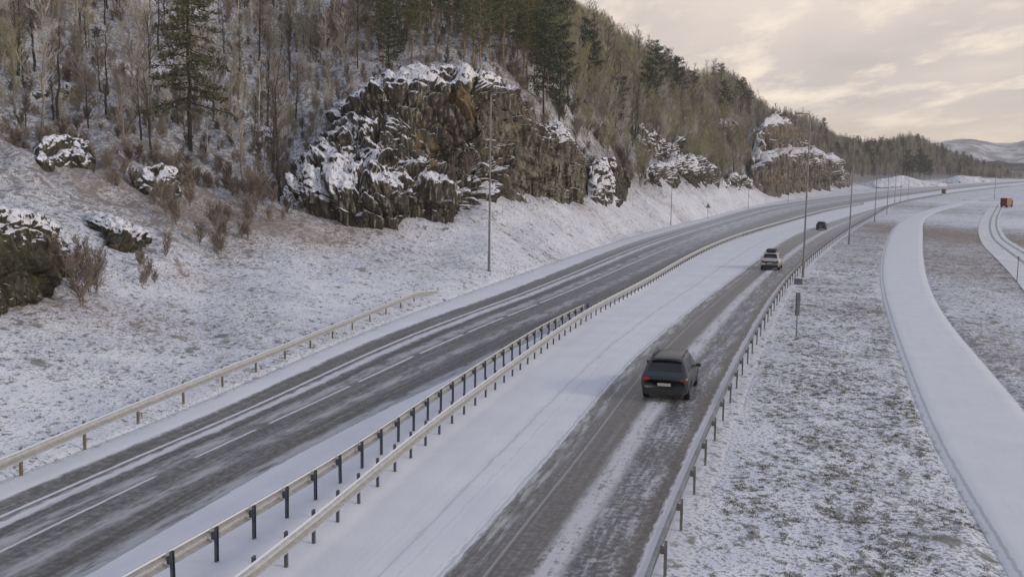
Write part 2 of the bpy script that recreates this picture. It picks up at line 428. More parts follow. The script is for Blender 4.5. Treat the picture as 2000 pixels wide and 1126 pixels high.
for nm, arr in (('grass', grass), ('warm', warm), ('hill', np.clip(hillm+.0, 0, 1))):
    at = me.attributes.new(nm, 'FLOAT', 'POINT'); at.data.foreach_set('value', np.clip(arr, 0, 1).astype(np.float32).ravel())
g = M('snowy_ground', .9, .15); P = g.pos()
rotP = g.mp(P, (1, .62, 1), rot=(0, 0, R(38)))
clump = g.noise(P, .22, 4, .6)
hillf = g.attr('hill'); slope = g.sepx(g.nrm(), 2)
steep = g.sm(slope, .86, .55)
cov = g.math('ADD', g.math('MULTIPLY', g.attr('grass'), .36), g.math('MULTIPLY', g.math('SUBTRACT', clump, .5), .14))
cov = g.math('ADD', cov, g.math('MULTIPLY', g.math('MULTIPLY', steep, hillf), .05))
def lay(v, sc__, off, wd):
    n = g.noise(v, sc__, 4, .62); t = g.math('SUBTRACT', off, cov); return n, g.sm(n, g.math('SUBTRACT', t, wd), g.math('ADD', t, wd))
na, ma = lay(rotP, .9, .705, .05); nb_, mb_ = lay(rotP, 3.0, .685, .06); nc, mc = lay(P, 8.5, .67, .08)
mask = g.math('MAXIMUM', g.math('MULTIPLY', ma, .85), g.math('MAXIMUM', g.math('MULTIPLY', mb_, .85), g.math('MULTIPLY', mc, .7)))
nsum = g.math('ADD', g.math('MULTIPLY', nb_, .5), g.math('MULTIPLY', nc, .5))
gc = g.mix(g.sm(g.noise(P, 1.9, 4, .6), .35, .65), (.095, .092, .076), (.25, .23, .18))
wc = g.mix(g.sm(g.noise(P, 2.4, 3, .6), .3, .7), (.17, .11, .075), (.36, .26, .19))
gcol = g.mix(g.sm(g.math('ADD', g.attr('warm'), g.math('MULTIPLY', g.noise(P, .8, 3), .3)), .3, .95), gc, wc)
rockc = g.mix(g.sm(g.noise(P, 1.1, 5, .7), .35, .65), (.035, .034, .03), (.17, .15, .12))
gcol = g.mix(g.math('MULTIPLY', hillf, .55), gcol, rockc); gcol = g.mix(g.math('MULTIPLY', hillf, g.sm(slope, .80, .62)), gcol, rockc); gcol = g.mix(g.sm(g.noise(P, 9, 4, .7), .35, .65), g.mix(.55, gcol, (.03, .028, .024)), gcol)
snc = g.mix(g.sm(g.noise(P, .5, 4), .3, .7), SNOW2, SNOW)
snc = g.mix(g.math('MULTIPLY', g.sm(g.attr('warm'), .35, .95), .30), snc, (.62, .50, .42))
g.col(g.mix(g.math('MULTIPLY', mask, .95), snc, gcol))
g.bump(g.math('ADD', g.math('MULTIPLY', mask, .5), nsum), .8, .16)
tag(link_mesh('ground', me, g.m, smooth=True), 'snow dusted grass ground with hillside rising on the left', kind='structure')

# ------------------------------------------------------------------ the road: one sheet with snow relief
ys = np.concatenate([np.arange(6, 120, .35), np.geomspace(120, 800, 420)])
secs = []; us = []
nsub = {0: 8, 1: 40, 2: 16, 3: 6, 4: 30, 5: 36, 6: 6}
lines = [L0, L1, L4, L5, L6, L7, L8, lambda y: L9(y)+.62]
def ztop(u):   # relief across the road, metres, as function of the band coordinate
    return 0
cols = []; ucol = []
for k in range(7):
    n = nsub[k]
    for q in range(n+(1 if k == 6 else 0)):
        t = q/n; cols.append(lines[k](ys)*(1-t)+lines[k+1](ys)*t); ucol.append(k+t)
X = np.stack(cols, 1); Y = np.repeat(ys[:, None], X.shape[1], 1); U = np.array(ucol)
Z = road_z(np.hypot(X, Y))+0.004
relief = np.interp(U, [0, .15, .6, .98, 1.04, 1.15, 1.9, 1.97, 2.03, 2.5, 3.0, 3.5, 4.0, 4.1, 4.9, 5.0, 5.05, 5.44, 5.52, 5.62, 5.9, 5.97, 6.05, 6.85, 7],
                      [-.10, .03, .07, .07, .015, .0, .0, .01, .07, .12, .24, .18, .16, .10, .05, .05, .01, .005, .03, .01, .0, .0, .05, .02, -.05])
fade = np.clip(1-(ys-250)/250, .3, 1)
Z += relief[None, :]*fade[:, None]+.012*fbm(X*1.2, Y*.35, 2.0, 3)*np.clip(relief*20, .1, 1)[None, :]
rut = np.exp(-((U[None, :]-4.55)/.02)**2)+np.exp(-((U[None, :]-4.75)/.02)**2)+np.exp(-((U[None, :]-4.965)/.015)**2)*1.6
Z -= rut*.018
me = np_mesh('road', np.stack([X, Y, Z], -1), grid_faces(len(ys), X.shape[1], True))
sarc = np.concatenate([[0], np.cumsum(np.hypot(np.diff(L1(ys)), np.diff(ys)))])
def set_uv(me, Ug, Vg):
    uvl = me.uv_layers.new(name='UVMap'); li = np.zeros(len(me.loops), np.int32); me.loops.foreach_get('vertex_index', li)
    uvl.data.foreach_set('uv', np.stack([Ug.ravel()[li], Vg.ravel()[li]], -1).astype(np.float32).ravel())
set_uv(me, np.repeat(U[None, :], len(ys), 0), np.repeat(sarc[:, None], len(U), 1))
g = M('snowy_road', .7, .3); uv = g.uv(); u = g.sepx(uv, 0); v = g.sepx(uv, 1); P = g.pos()
def uvn(su, sv, d=5, rg=.6, off=0): return g.noise(g.mp(uv, (su, sv, 1), loc=(off, off*2, 0)), 1, d, rg)
wob = g.math('MULTIPLY', g.math('SUBTRACT', uvn(2, .25, 3), .5), .05)
fr = g.math('MULTIPLY', g.math('SUBTRACT', uvn(30, 1.6, 4, .65, 3), .5), .07)
uw = g.math('ADD', u, g.math('ADD', wob, fr))
def band(c, hw, soft, x=uw):     # 1 inside |x-c|<hw
    return g.sm(g.math('ABSOLUTE', g.math('SUBTRACT', x, c)), hw+soft, max(hw-soft, 0))
def mx(a, b): return g.math('MAXIMUM', a, b)
def ml(a, b): return g.math('MULTIPLY', a, b)
long1 = uvn(34, .10, 6, .7, 1); long2 = uvn(14, .35, 6, .72, 7); spk = g.noise(P, 5, 5, .75)
# left carriageway: bare, wet-dark asphalt with snow dust streaks
snL = g.math('SUBTRACT', 1.0, g.math('MULTIPLY', g.sm(uw, .985, 1.03), g.sm(uw, 2.012, 1.975)))
uf = g.math('ADD', u, g.math('MULTIPLY', fr, .25))
edge = band(1.155, .012, .008, uf); strip = ml(band(1.235, .032, .02), g.sm(long2, .22, .45))
dash_on = g.math('SUBTRACT', 1.0, mx(ml(g.sm(v, 21.3, 21.6), g.sm(v, 23.5, 23.2)), mx(ml(g.sm(v, 26.8, 27.0), g.sm(v, 27.9, 27.6)), ml(ml(g.sm(v, 32, 33), g.sm(v, 75, 60)), g.sm(g.math('FRACT', g.math('MULTIPLY', v, 1/7.0)), .86, .90)))))
dust_line = ml(band(1.47, .010, .006, uf), dash_on)
dustL = ml(g.sm(g.math('ADD', ml(long1, .6), ml(spk, .4)), .45, .64), .27)
dustL = mx(dustL, ml(band(1.40, .045, .03), ml(g.sm(long2, .36, .56), .52)))
dustL = mx(dustL, ml(band(1.68, .05, .04), ml(g.sm(long2, .38, .58), .48))); dustL = mx(dustL, ml(band(1.95, .05, .03), ml(g.sm(long2, .34, .52), .55)))
dustL = mx(dustL, ml(band(1.43, .03, .03), ml(g.sm(long2, .42, .6), .35)))
df = g.sm(v, 40, 190); dustL = mx(dustL, ml(df, ml(band(1.50, .17, .08), g.sm(long2, .34, .56, 0, .75)))); dustL = mx(dustL, ml(df, ml(band(1.0, .10, .05), .6))); dustL = mx(dustL, ml(df, .30)); dustL = mx(dustL, ml(df, ml(band(1.28, .06, .05), .55)))
left_s = mx(mx(snL, ml(mx(edge, ml(dust_line, .95)), .92)), mx(ml(strip, .85), dustL))
# right carriageway
inR = g.math('MULTIPLY', g.sm(uw, 4.985, 5.02), g.sm(uw, 5.995, 5.96))
inR = ml(inR, g.math('SUBTRACT', 1.0, ml(g.sm(g.math('SUBTRACT', uvn(6, .12, 4, .6, 11), ml(g.sm(u, 5.3, 5.0), -.0)), .62, .75), .0)))
ridge = ml(band(5.52, .085, .05), g.sm(g.math('ADD', ml(long2, .5), ml(spk, .5)), .36, .50))
mott = ml(band(5.74, .17, .06), g.sm(g.math('ADD', ml(long2, .55), ml(spk, .45)), .45, .60))
mott2 = ml(band(5.05, .08, .04), ml(g.sm(long2, .42, .62), .6))
line2 = ml(band(5.20, .010, .008, uf), .35)
dustR = ml(g.sm(g.math('ADD', ml(long1, .5), ml(spk, .5)), .45, .68), .30)
dustR = mx(dustR, ml(g.sm(v, 60, 240), .42))
right_s = mx(g.math('SUBTRACT', 1.0, inR), mx(mx(ml(ridge, .90), ml(mott, .74)), mx(mx(mott2, line2), dustR)))
isR = g.sm(u, 3.5, 3.51)
rp_ = g.mp(P, (1, .62, 1), rot=(0, 0, R(38))); gs_ = mx(g.sm(g.noise(rp_, 3.0, 4, .62), .52, .64), ml(g.sm(g.noise(P, 8.5, 4, .62), .48, .64), .75))
vergef = mx(g.sm(uw, 6.1, 6.6), g.sm(uw, .55, .05)); gs_ = ml(gs_, vergef)
snowf = g.math('ADD', ml(left_s, g.math('SUBTRACT', 1.0, isR)), ml(right_s, isR), True)
asph = g.mix(g.sm(g.noise(P, 2.5, 5, .7), .3, .7), (.085, .085, .092), (.18, .176, .175))
asph = g.mix(ml(band(1.33, .04, .05), .6), asph, (.055, .055, .06)); asph = g.mix(ml(band(1.88, .12, .06), .5), asph, (.075, .07, .062))
asph = g.mix(ml(band(5.28, .16, .06), .6), asph, (.15, .135, .12)); asph = g.mix(ml(band(5.94, .05, .03), .85), asph, (.085, .062, .045))
asph = g.mix(ml(isR, .35), asph, (.16, .15, .145))
# packed-snow lane, tyre lines and slush next to the tracks
pk = ml(band(4.60, .012, .01), .55); pk = mx(pk, ml(band(4.72, .006, .006), .35)); pk = mx(pk, ml(band(4.965, .012, .008), .75)); pk = mx(pk, ml(band(4.93, .006, .005), .35)); pk = mx(pk, ml(band(4.45, .10, .08), ml(g.sm(uvn(50, .03, 4, .6, 5), .5, .62), .22)))
snc = g.mix(g.sm(g.noise(P, .35, 4), .3, .7), (.70, .71, .78), (.76, .77, .83))
snc = g.mix(ml(pk, .8), snc, (.42, .43, .49))
snc = g.mix(ml(inR, .45), snc, (.60, .59, .60))
snc = g.mix(ml(gs_, .8), snc, (.17, .155, .12)); snc = g.mix(ml(g.sm(uw, 5.97, 6.02), ml(g.sm(uw, 6.5, 6.2), .45)), snc, (.36, .36, .38))
g.col(g.mix(snowf, asph, snc)); g.rough(g.mix(snowf, (.45,)*3, (.9,)*3))
g.bump(g.math('ADD', ml(snowf, .6), ml(spk, .5)), .6, .035)
tag(link_mesh('road', me, g.m, smooth=True), 'divided highway with wet dark wheel tracks through the snow', kind='structure')

# footpath
def strip(name, fl, fr_, y0, y1, lift, mat, n=300, nu=13, crown=.02, label=''):
    ys = np.geomspace(y0, y1, n); u = np.linspace(0, 1, nu)
    X = fl(ys)[:, None]*(1-u)+fr_(ys)[:, None]*u; Y = np.repeat(ys[:, None], nu, 1)
    Z = road_z(np.hypot(X, Y))+lift+crown*(1-(2*u-1)**2)[None, :]-.12*(np.clip(np.abs(2*u-1)-.86, 0, 1)/.14)[None, :]**2+.008*fbm(X*.8, Y*.5, 1, 3)
    me = np_mesh(name, np.stack([X, Y, Z], -1), grid_faces(n, nu, True)); set_uv(me, np.repeat(u[None, :], n, 0), np.repeat(ys[:, None], nu, 1))
    return tag(link_mesh(name, me, mat, smooth=True), label, kind='structure')
g = M('path_snow', .9, .2); uv = g.uv(); P = g.pos(); u = g.sepx(uv, 0)
ed = g.math('MULTIPLY', g.math('SUBTRACT', g.noise(P, 2.2, 5, .65), .5), .16); ue = g.math('ADD', u, ed)
dk = g.sm(g.math('ABSOLUTE', g.math('SUBTRACT', ue, .5)), .47, .515)
sc_ = g.mix(g.sm(g.noise(P, .6, 4), .3, .7), (.70, .71, .77), (.74, .75, .80))
sc_ = g.mix(ml(0, 0) if False else g.math('MULTIPLY', g.sm(g.noise(P, 9, 3), .5, .75), .15), sc_, (.6, .61, .66))
trk = g.math('MULTIPLY', g.sm(g.math('ABSOLUTE', g.math('SUBTRACT', g.math('ADD', u, g.math('MULTIPLY', ed, .25)), .065)), .018, .006), .5)
sc_ = g.mix(g.math('MULTIPLY', g.sm(g.noise(g.mp(uv, (9, .25, 1)), 1, 4, .6), .5, .7), .22), sc_, (.58, .59, .65))
sc_ = g.mix(trk, sc_, (.34, .34, .36))
g.col(g.mix(g.math('MULTIPLY', dk, .55), sc_, (.30, .29, .27))); g.bump(g.noise(P, 6, 4), .25, .03)
path_mat = g.m
strip('footpath', lambda y: PL(y)-.1, lambda y: PR(y)+.1, 6, 372, .02, path_mat, label='footpath under smooth fresh snow curving beside the highway')
# the path's far branch and the yard road
def ribbon(name, lp, rp, mat, lift, label):
    A = np.array([unp(*p) for p in lp]); B = np.array([unp(*p) for p in rp]); n = 90
    def res(Pn):
        s = np.concatenate([[0], np.cumsum(np.hypot(*np.diff(Pn, axis=0).T))]); s /= s[-1]; t = np.linspace(0, 1, n)
        return np.stack([pchip(s, Pn[:, 0], t), pchip(s, Pn[:, 1], t)], 1)
    A = res(A); B = res(B); u = np.linspace(0, 1, 15)
    X = A[:, :1]*(1-u)+B[:, :1]*u; Y = A[:, 1:]*(1-u)+B[:, 1:]*u
    Z = road_z(np.hypot(X, Y))+lift
    for i in range(n):
        for j in range(15): Z[i, j] = max(Z[i, j], ground_z(X[i, j], Y[i, j])+lift)
    me = np_mesh(name, np.stack([X, Y, Z], -1), grid_faces(n, 15, True)); set_uv(me, np.repeat(u[None, :], n, 0), np.repeat(np.linspace(0, 60, n)[:, None], 15, 1))
    return tag(link_mesh(name, me, mat, smooth=True), label, kind='structure')
g = M('yard_snow', .9, .2); uv = g.uv(); P = g.pos(); u = g.sepx(uv, 0)
def bnd(c, hw, s): return g.sm(g.math('ABSOLUTE', g.math('SUBTRACT', g.math('ADD', u, g.math('MULTIPLY', g.math('SUBTRACT', g.noise(P, .3, 4), .5), .08)), c)), hw+s, hw-s)
rt = g.math('MAXIMUM', bnd(.50, .045, .03), bnd(.80, .045, .03))
s2 = g.mix(g.sm(g.noise(P, .3, 4), .3, .7), (.62, .63, .66), (.76, .77, .80))
g.col(g.mix(g.math('MULTIPLY', rt, .75), s2, (.22, .23, .25))); g.bump(g.noise(P, 2, 4), .3, .05); yard_mat = g.m
ribbon('side_path', [(1868,399.5),(1900,398),(1940,397.5),(1972,399),(2030,401)], [(1868,394.8),(1900,393.5),(1940,393.5),(1975,395),(2030,397)], path_mat, .02, 'thin snow covered path leading to the yard')
ribbon('yard_road', [(1936,398),(1916,430),(1911,455),(1921,480),(1953,513),(1995,562),(2080,690)], [(1964,401),(1954,425),(1957,450),(1972,470),(2010,492),(2070,530),(2200,640)], yard_mat, .05, 'snow covered yard road with curving tyre ruts')

# ------------------------------------------------------------------ far mountain
def ridge_mesh(name, pts, r, depth, amp, mat, label, lowz=-5):
    pxs = [p[0] for p in pts]; n = 260; m_ = 40
    t = np.linspace(pxs[0], pxs[-1], n); yt = pchip(pxs, [p[1] for p in pts], t)
    V = []
    for i in range(n):
        top = at_range(t[i], yt[i], r); az = math.atan2(top[0], top[1])
        for j in range(m_):
            s = j/(m_-1)*2-1      # -1 front foot .. 0 crest .. 1 back foot
            rr_ = r+s*depth; h = max(0, 1-abs(s))**.85
            z = lowz+(top[2]-lowz)*h
            x = math.sin(az)*rr_; y = math.cos(az)*rr_
            V.append((x, y, z))
    V = np.array(V); nz = fbm(V[:, 0]*amp[1], V[:, 1]*amp[1], 0, 5)*amp[0]
    V[:, 2] += nz*np.clip((V[:, 2]-lowz)/40, 0, 1)
    return tag(link_mesh(name, np_mesh(name, V, grid_faces(n, m_)), mat, smooth=True), label, kind='structure')
g = M('mountain_snow', .95, .1); P = g.pos()
a = g.noise(g.mp(P, (1, 1, 3)), .010, 6, .65)
c = g.mix(g.sm(a, .42, .60), (.70, .72, .76), (.30, .29, .29)); c = g.mix(g.sm(g.noise(P, .02, 6, .7), .5, .64), c, (.22, .22, .23))
g.col(c)
ridge_mesh('snowy_mountain', [(1500,330),(1700,300),(1800,282),(1850,276),(1900,281),(1945,291),(1975,292),(2010,283),(2100,275),(2300,290)], 2750, 700, (35, .0022), g.m, 'low snowy mountain on the skyline', lowz=10)
g2 = M('wooded_ridge', .95, .1); P = g2.pos()
c = g2.mix(g2.sm(g2.noise(P, .03, 6, .7), .40, .60), (.055, .055, .055), (.14, .135, .13)); c = g2.mix(g2.sm(g2.noise(P, .008, 5, .6), .58, .66), c, (.6, .62, .66)); g2.col(c)
ridge_mesh('dark_ridge', [(1800,330),(1870,322),(1935,314),(1990,320),(2080,314),(2300,322)], 1750, 400, (25, .004), g2.m, 'dark wooded ridge low in front of the snowy mountain', lowz=8)

# ------------------------------------------------------------------ rocks
def rock_mat(name, dark, mid, light, ochre, snow_bias, seed, streaks=(1.1, 1.1, .28)):
    g = M(name, .85, .25); P = g.pos()
    st = g.noise(g.mp(P, streaks, (seed, seed*2, 0)), 1.0, 7, .68, .6)
    bl = g.noise(g.mp(P, (1, 1, .8), (seed, 0, 3)), .45, 5, .6)
    c = g.mix(g.sm(st, .34, .62), dark, mid); c = g.mix(g.sm(g.noise(g.mp(P, streaks, (seed+4, 1, 0)), 2.6, 5, .65), .50, .68), c, light)
    c = g.mix(g.math('MULTIPLY', g.attr('tone'), .85), c, g.mix(g.sm(g.noise(g.mp(P, (1.0, 1.0, .10), (seed, 0, 0)), 1.6, 5, .6), .40, .56), dark, light)); c = g.mix(g.math('MULTIPLY', g.sm(g.math('ADD', bl, g.math('MULTIPLY', g.attr('ochre'), .22)), .60, .70), .75), c, ochre)
    wpv = g.n('ShaderNodeVectorMath'); wpv.operation = 'ADD'; nz_ = g.n('ShaderNodeTexNoise'); nz_.inputs['Scale'].default_value = .5; nz_.inputs['Detail'].default_value = 4; g.put(nz_.inputs[0], P); g.put(wpv.inputs[0], nz_.outputs[1]); g.put(wpv.inputs[1], g.mp(P, (.6, .6, .12), (seed, 3, 1))); crack = g.vor(wpv.outputs[0], 1.6, 'DISTANCE_TO_EDGE')
    c = g.mix(g.math('MULTIPLY', g.sm(crack, .06, .01), .7), c, (.018, .018, .018))
    nz = g.sepx(g.nrm(), 2)
    sn = g.math('ADD', g.math('ADD', nz, g.attr('snow')), g.math('MULTIPLY', g.math('SUBTRACT', g.noise(P, 1.7, 6, .72), .5), 1.25))
    sf = g.sm(sn, .56-snow_bias, .66-snow_bias)
    sf = g.math('MULTIPLY', sf, g.sm(g.noise(P, 2.6, 6, .75), .36, .50)); g.col(g.mix(sf, c, g.mix(g.noise(P, 1.0, 3), SNOW2, SNOW)))
    g.bump(g.math('ADD', g.math('MULTIPLY', sf, .3), g.math('ADD', st, g.math('MULTIPLY', g.noise(P, 5, 5, .7), .4))), .55, .12)
    return g.m
RM = rock_mat('cliff_rock', (.013, .012, .011), (.085, .078, .064), (.33, .30, .24), (.20, .14, .075), .0, 1.0)
RMF = rock_mat('far_cliff_rock', (.030, .026, .023), (.15, .13, .11), (.34, .30, .25), (.28, .20, .12), .0, 5.0, (.8, .8, .10))
RMB = rock_mat('boulder_rock', (.014, .014, .013), (.07, .065, .045), (.15, .145, .09), (.10, .10, .045), .05, 9.0, (1, 1, .8))
def build_rock(name, cols, r, lean, thick, disp, mat, label, nu=200, nv=120, embed=1.0, side=2.0, leanpow=1.6, snow=None, strata=1.0, cat='rock', fscale=1.0, group=None, bfun=None, tilt=.0, epow=4, noff=0.0, stretch=.5, bulge=0.0, tone=None, ochre=None):
    pxs = [c[0] for c in cols]; t = np.linspace(pxs[0], pxs[-1], nu)
    yt = np.interp(t, pxs, [c[1] for c in cols]); yb = np.interp(t, pxs, [c[2] for c in cols])
    sp = np.linspace(pxs[0], pxs[-1], 7); base_r = []
    for q in sp:
        w_ = see(q, float(np.interp(q, pxs, [c[2] for c in cols]))); base_r.append(math.hypot(w_[0], w_[1]))
    rfit = np.poly1d(np.polyfit(sp-sp[3], base_r, 2)); rfun = lambda q: float(rfit(q-sp[3]))+r
    V = np.zeros((nu, nv, 3)); kf = int(nv*.72)
    for i in range(nu):
        e = abs(2*i/(nu-1)-1)**epow; rb = rfun(t[i])+side*e
        ln = lean(t[i]) if callable(lean) else lean
        az = None; top = None
        for j in range(nv):
            if j < kf:
                s = max(0.0, (j-2)/(kf-3)); rr_ = rb+ln*s**leanpow
                if bulge: rr_ += bulge*(1-math.sqrt(max(0, 1-s**2.2)))
                if bfun is not None: rr_ += bfun(t[i], yb[i]+(yt[i]-yb[i])*s)
                p = at_range(t[i], yb[i]+(yt[i]-yb[i])*s, rr_)
                if j < 2: p[2] = min(p[2], ground_z(p[0], p[1]))-embed*(2-j)*.5
                if az is None: az = math.atan2(p[0], p[1])
                top = p; topr = rr_
            else:
                s = (j-kf+1)/(nv-kf); rr_ = topr+thick*s
                x, y = math.sin(az)*rr_, math.cos(az)*rr_
                zz = top[2]*(1-s*s)+(min(ground_z(x, y), top[2])-embed)*s*s-.15*s
                p = np.array([x, y, zz])
            V[i, j] = p
    gu = np.gradient(V, axis=0); gv = np.gradient(V, axis=1); nn = np.cross(gu, gv); nn /= np.linalg.norm(nn, axis=-1, keepdims=True)+1e-9
    az0 = math.atan2(V[nu//2, 3, 0], V[nu//2, 3, 1]); toward = np.array([-math.sin(az0), -math.cos(az0), .3])
    if (nn[:, :kf]*toward).sum(-1).mean() < 0: nn = -nn
    k_ = 14                                   # smooth the normals so blocks are pushed coherently
    for ax in (0, 1):
        pd = [(0, 0)]*3; pd[ax] = (k_, k_); P_ = np.pad(nn, pd, 'edge'); cs = np.cumsum(P_, axis=ax)
        nn = (np.take(cs, range(2*k_, nn.shape[ax]+2*k_), ax)-np.take(cs, range(0, nn.shape[ax]), ax))/(2*k_)
    nn /= np.linalg.norm(nn, axis=-1, keepdims=True)+1e-9
    x, y, z = V[..., 0]*fscale+noff, V[..., 1]*fscale, V[..., 2]*fscale
    lat = x*math.cos(az0)-y*math.sin(az0); dep = x*math.sin(az0)+y*math.cos(az0); a_ = lat+tilt*z
    wv = fbm(a_*.22, dep*.22, z*.16, 3)
    f1, f2, val, pl1 = worley(a_*.26+wv*.25, dep*.18, z*.26*stretch+wv*.2)
    g1, g2_, val2, pl2 = worley(a_*.62+3+wv*.3, dep*.4, z*.62*stretch+wv*.3)
    h1, h2, val3, pl3 = worley(a_*1.5+7, dep*.9, z*1.5*stretch+wv*.3)
    rib = fbm(a_*.9+wv, dep*.5, z*.9*stretch*.35, 3, .5, True)
    dd = (val-.5)*1.9+pl1*2.2-1.1*np.exp(-((f2-f1)/.07)**2)+(val2-.5)*.8+pl2*1.3-.4*np.exp(-((g2_-g1)/.07)**2)+(val3-.5)*.22+pl3*.45+.26*rib*strata
    dd = dd*disp
    win = np.clip(np.minimum(np.arange(nu), np.arange(nu)[::-1])/(nu*.10), .15, 1)[:, None]*(np.clip((nv-1-np.arange(nv))/(nv*.1), 0, 1)*(1-.6*np.exp(-((np.arange(nv)-kf)/(nv*.07))**2)))[None, :]
    V = V+nn*(dd*win)[..., None]
    me = np_mesh(name, V, grid_faces(nu, nv, True))
    for nm_, fn_ in (('snow', snow), ('tone', tone), ('ochre', ochre)):
        if fn_ is None: continue
        sv = np.array([[fn_(t[i], yb[i]+(yt[i]-yb[i])*min(1, j/(kf-1))) for j in range(nv)] for i in range(nu)])
        at = me.attributes.new(nm_, 'FLOAT', 'POINT'); at.data.foreach_set('value', sv.astype(np.float32).ravel())
    o = link_mesh(name, me, mat, smooth=False)
    c0 = V.reshape(-1, 3).mean(0); c0[2] = V[..., 2].min(); me.transform(Matrix.Translation(-Vector(c0))); o.location = c0
    return tag(o, label, cat, group)
def gs(x, y, cx, cy, rx, ry, a): return a*math.exp(-((x-cx)/rx)**2-((y-cy)/ry)**2)
def snow_main(x, y):
    return (gs(x, y, 600, 340, 75, 90, .38)+gs(x, y, 700, 260, 60, 60, .22)+gs(x, y, 660, 370, 60, 40, .22)+gs(x, y, 780, 160, 110, 32, .55)+gs(x, y, 930, 150, 60, 16, .65)
            +gs(x, y, 880, 355, 90, 22, .30)+gs(x, y, 960, 320, 40, 40, .20)+gs(x, y, 1090, 265, 30, 20, .5)+gs(x, y, 750, 345, 60, 20, .25)
            -gs(x, y, 880, 225, 110, 45, .45)-gs(x, y, 1060, 340, 70, 50, .6)-gs(x, y, 800, 395, 90, 18, .35)-gs(x, y, 860, 300, 70, 24, .35)-gs(x, y, 1000, 260, 40, 60, .3))
def sm_(a, b, x): t = min(max((x-a)/(b-a), 0), 1); return t*t*(3-2*t)
def bf_main(x, y):    # ledges: lower block stands forward, a shelf at mid height
    f = 0.0
    if x < 930: f += sm_(560, 690, x)*( 3.2*sm_(378, 350, y)*sm_(960, 900, x)+2.6*sm_(345, 310, y)*sm_(930, 860, x))
    f += 3.0*sm_(330, 300, y)*sm_(900, 960, x)*sm_(1100, 1040, x)
    return f
LEAN = lambda q: float(np.interp(q, [530, 600, 700, 850, 1000, 1175], [5, 8, 16, 12, 7, 4]))
build_rock('rock_cliff', [(530,395,402),(560,345,404),(590,318,406),(625,285,408),(660,232,412),(700,188,424),(745,152,428),(790,132,430),(840,126,430),(890,124,425),(940,137,408),(985,158,402),(1012,180,398),(1035,215,396),(1052,242,395),(1085,247,394),(1110,268,393),(1130,298,392),(1160,325,391),(1175,360,390)],
           0, LEAN, 16, .95, RM, 'huge dark rock cliff with snowy ledges and ochre streaks behind the left street lamp', nu=430, nv=310, embed=1.5, side=3, leanpow=2.6, snow=snow_main, bfun=bf_main, tilt=.45, tone=lambda x, y: gs(x, y, 1080, 350, 90, 60, .9)+gs(x, y, 980, 240, 50, 60, .6), ochre=lambda x, y: gs(x, y, 905, 225, 30, 40, 1.3)+gs(x, y, 850, 300, 80, 25, .4), cat='rock cliff')
build_rock('rock_block', [(1148,350,392),(1160,312,393),(1180,303,395),(1205,308,398),(1218,325,399),(1226,360,398)], 0, 3, 6, .6, RM,
           'tall snowy rock block standing at the right end of the big dark cliff', nu=90, nv=110, side=2.5, snow=lambda x, y: .42 if x < 1200 else -.2)
build_rock('rock_block', [(1262,330,362),(1275,318,362),(1300,322,360),(1320,305,358),(1350,300,358),(1380,312,362),(1400,330,366),(1406,350,366)], 0, 6, 9, .8, RM,
           'rounded snow capped rock with a dark face halfway between the two cliffs', nu=130, nv=90, side=3, snow=lambda x, y: gs(x, y, 1330, 318, 70, 18, .5)-gs(x, y, 1350, 347, 28, 10, .6), embed=1)
build_rock('rock_block', [(1243,262,300),(1252,240,300),(1265,245,300),(1285,258,303),(1300,282,305),(1325,272,305),(1340,295,308)], 0, 5, 8, .8, RM,
           'small craggy rock poking out of the bare trees on the slope', nu=90, nv=70, side=3, snow=lambda x, y: .1)
def snow_far(x, y): return gs(x, y, 1480, 270, 14, 40, .5)+gs(x, y, 1500, 235, 45, 12, .6)+gs(x, y, 1530, 300, 100, 9, .6)+gs(x, y, 1600, 315, 30, 6, .5)-gs(x, y, 1530, 262, 40, 18, .5)-gs(x, y, 1550, 345, 90, 20, .6)+gs(x, y, 1640, 330, 12, 30, .4)
def bf_far(x, y): return 9*sm_(304, 292, y)
build_rock('rock_cliff', [(1460,338,370),(1468,300,370),(1480,258,370),(1495,236,371),(1515,224,371),(1532,234,371),(1550,258,371),(1575,284,371),(1606,304,370),(1622,307,369),(1640,316,367),(1652,338,365),(1664,358,364)],
           0, 13, 18, 1.7, RMF, 'pale two tiered rock cliff with upright ribs in the distance beside the road', nu=300, nv=170, embed=2, side=8, leanpow=1.5, snow=snow_far, bfun=bf_far, tone=lambda x, y: .6, ochre=lambda x, y: gs(x, y, 1530, 262, 40, 20, .6)+gs(x, y, 1500, 355, 60, 12, .6), fscale=.55, cat='rock cliff', tilt=-.1, stretch=.16, strata=2.4)
build_rock('rock_block', [(1398,252,272),(1408,234,274),(1422,228,275),(1438,236,275),(1450,256,274)], 0, 5, 9, 1.2, RMF,
           'small snowy rock showing through the brush left of the distant pale cliff', nu=80, nv=60, side=3, snow=lambda x, y: .5, fscale=.6)
build_rock('boulder', [(-90,470,640),(-50,420,625),(0,398,608),(40,405,596),(80,415,588),(110,440,575),(130,475,552),(142,505,535)], 0, 2.2, 4, .30, RMB,
           'large mossy boulder with a snow covered top cut off by the left edge', nu=170, nv=130, side=1.5, embed=.8, fscale=2.2, leanpow=2.2, bulge=1.2, stretch=.9, snow=lambda x, y: gs(x, y, 60, 415+.25*x, 130, 22, .65)-gs(x, y, 40, 520, 100, 60, .6), cat='boulder')
build_rock('boulder', [(166,436,450),(185,418,468),(215,414,482),(245,428,494),(270,450,502),(290,468,504),(300,485,498)], 0, 2.6, 2.5, .25, RMB,
           'low dark boulder under a thick cap of snow left of the gully', nu=110, nv=80, side=1.6, epow=3, embed=.5, fscale=2.6, leanpow=1.2, bulge=.8, stretch=.9, snow=lambda x, y: .55 if y < 432+(x-170)*.33 else -.7, cat='boulder')
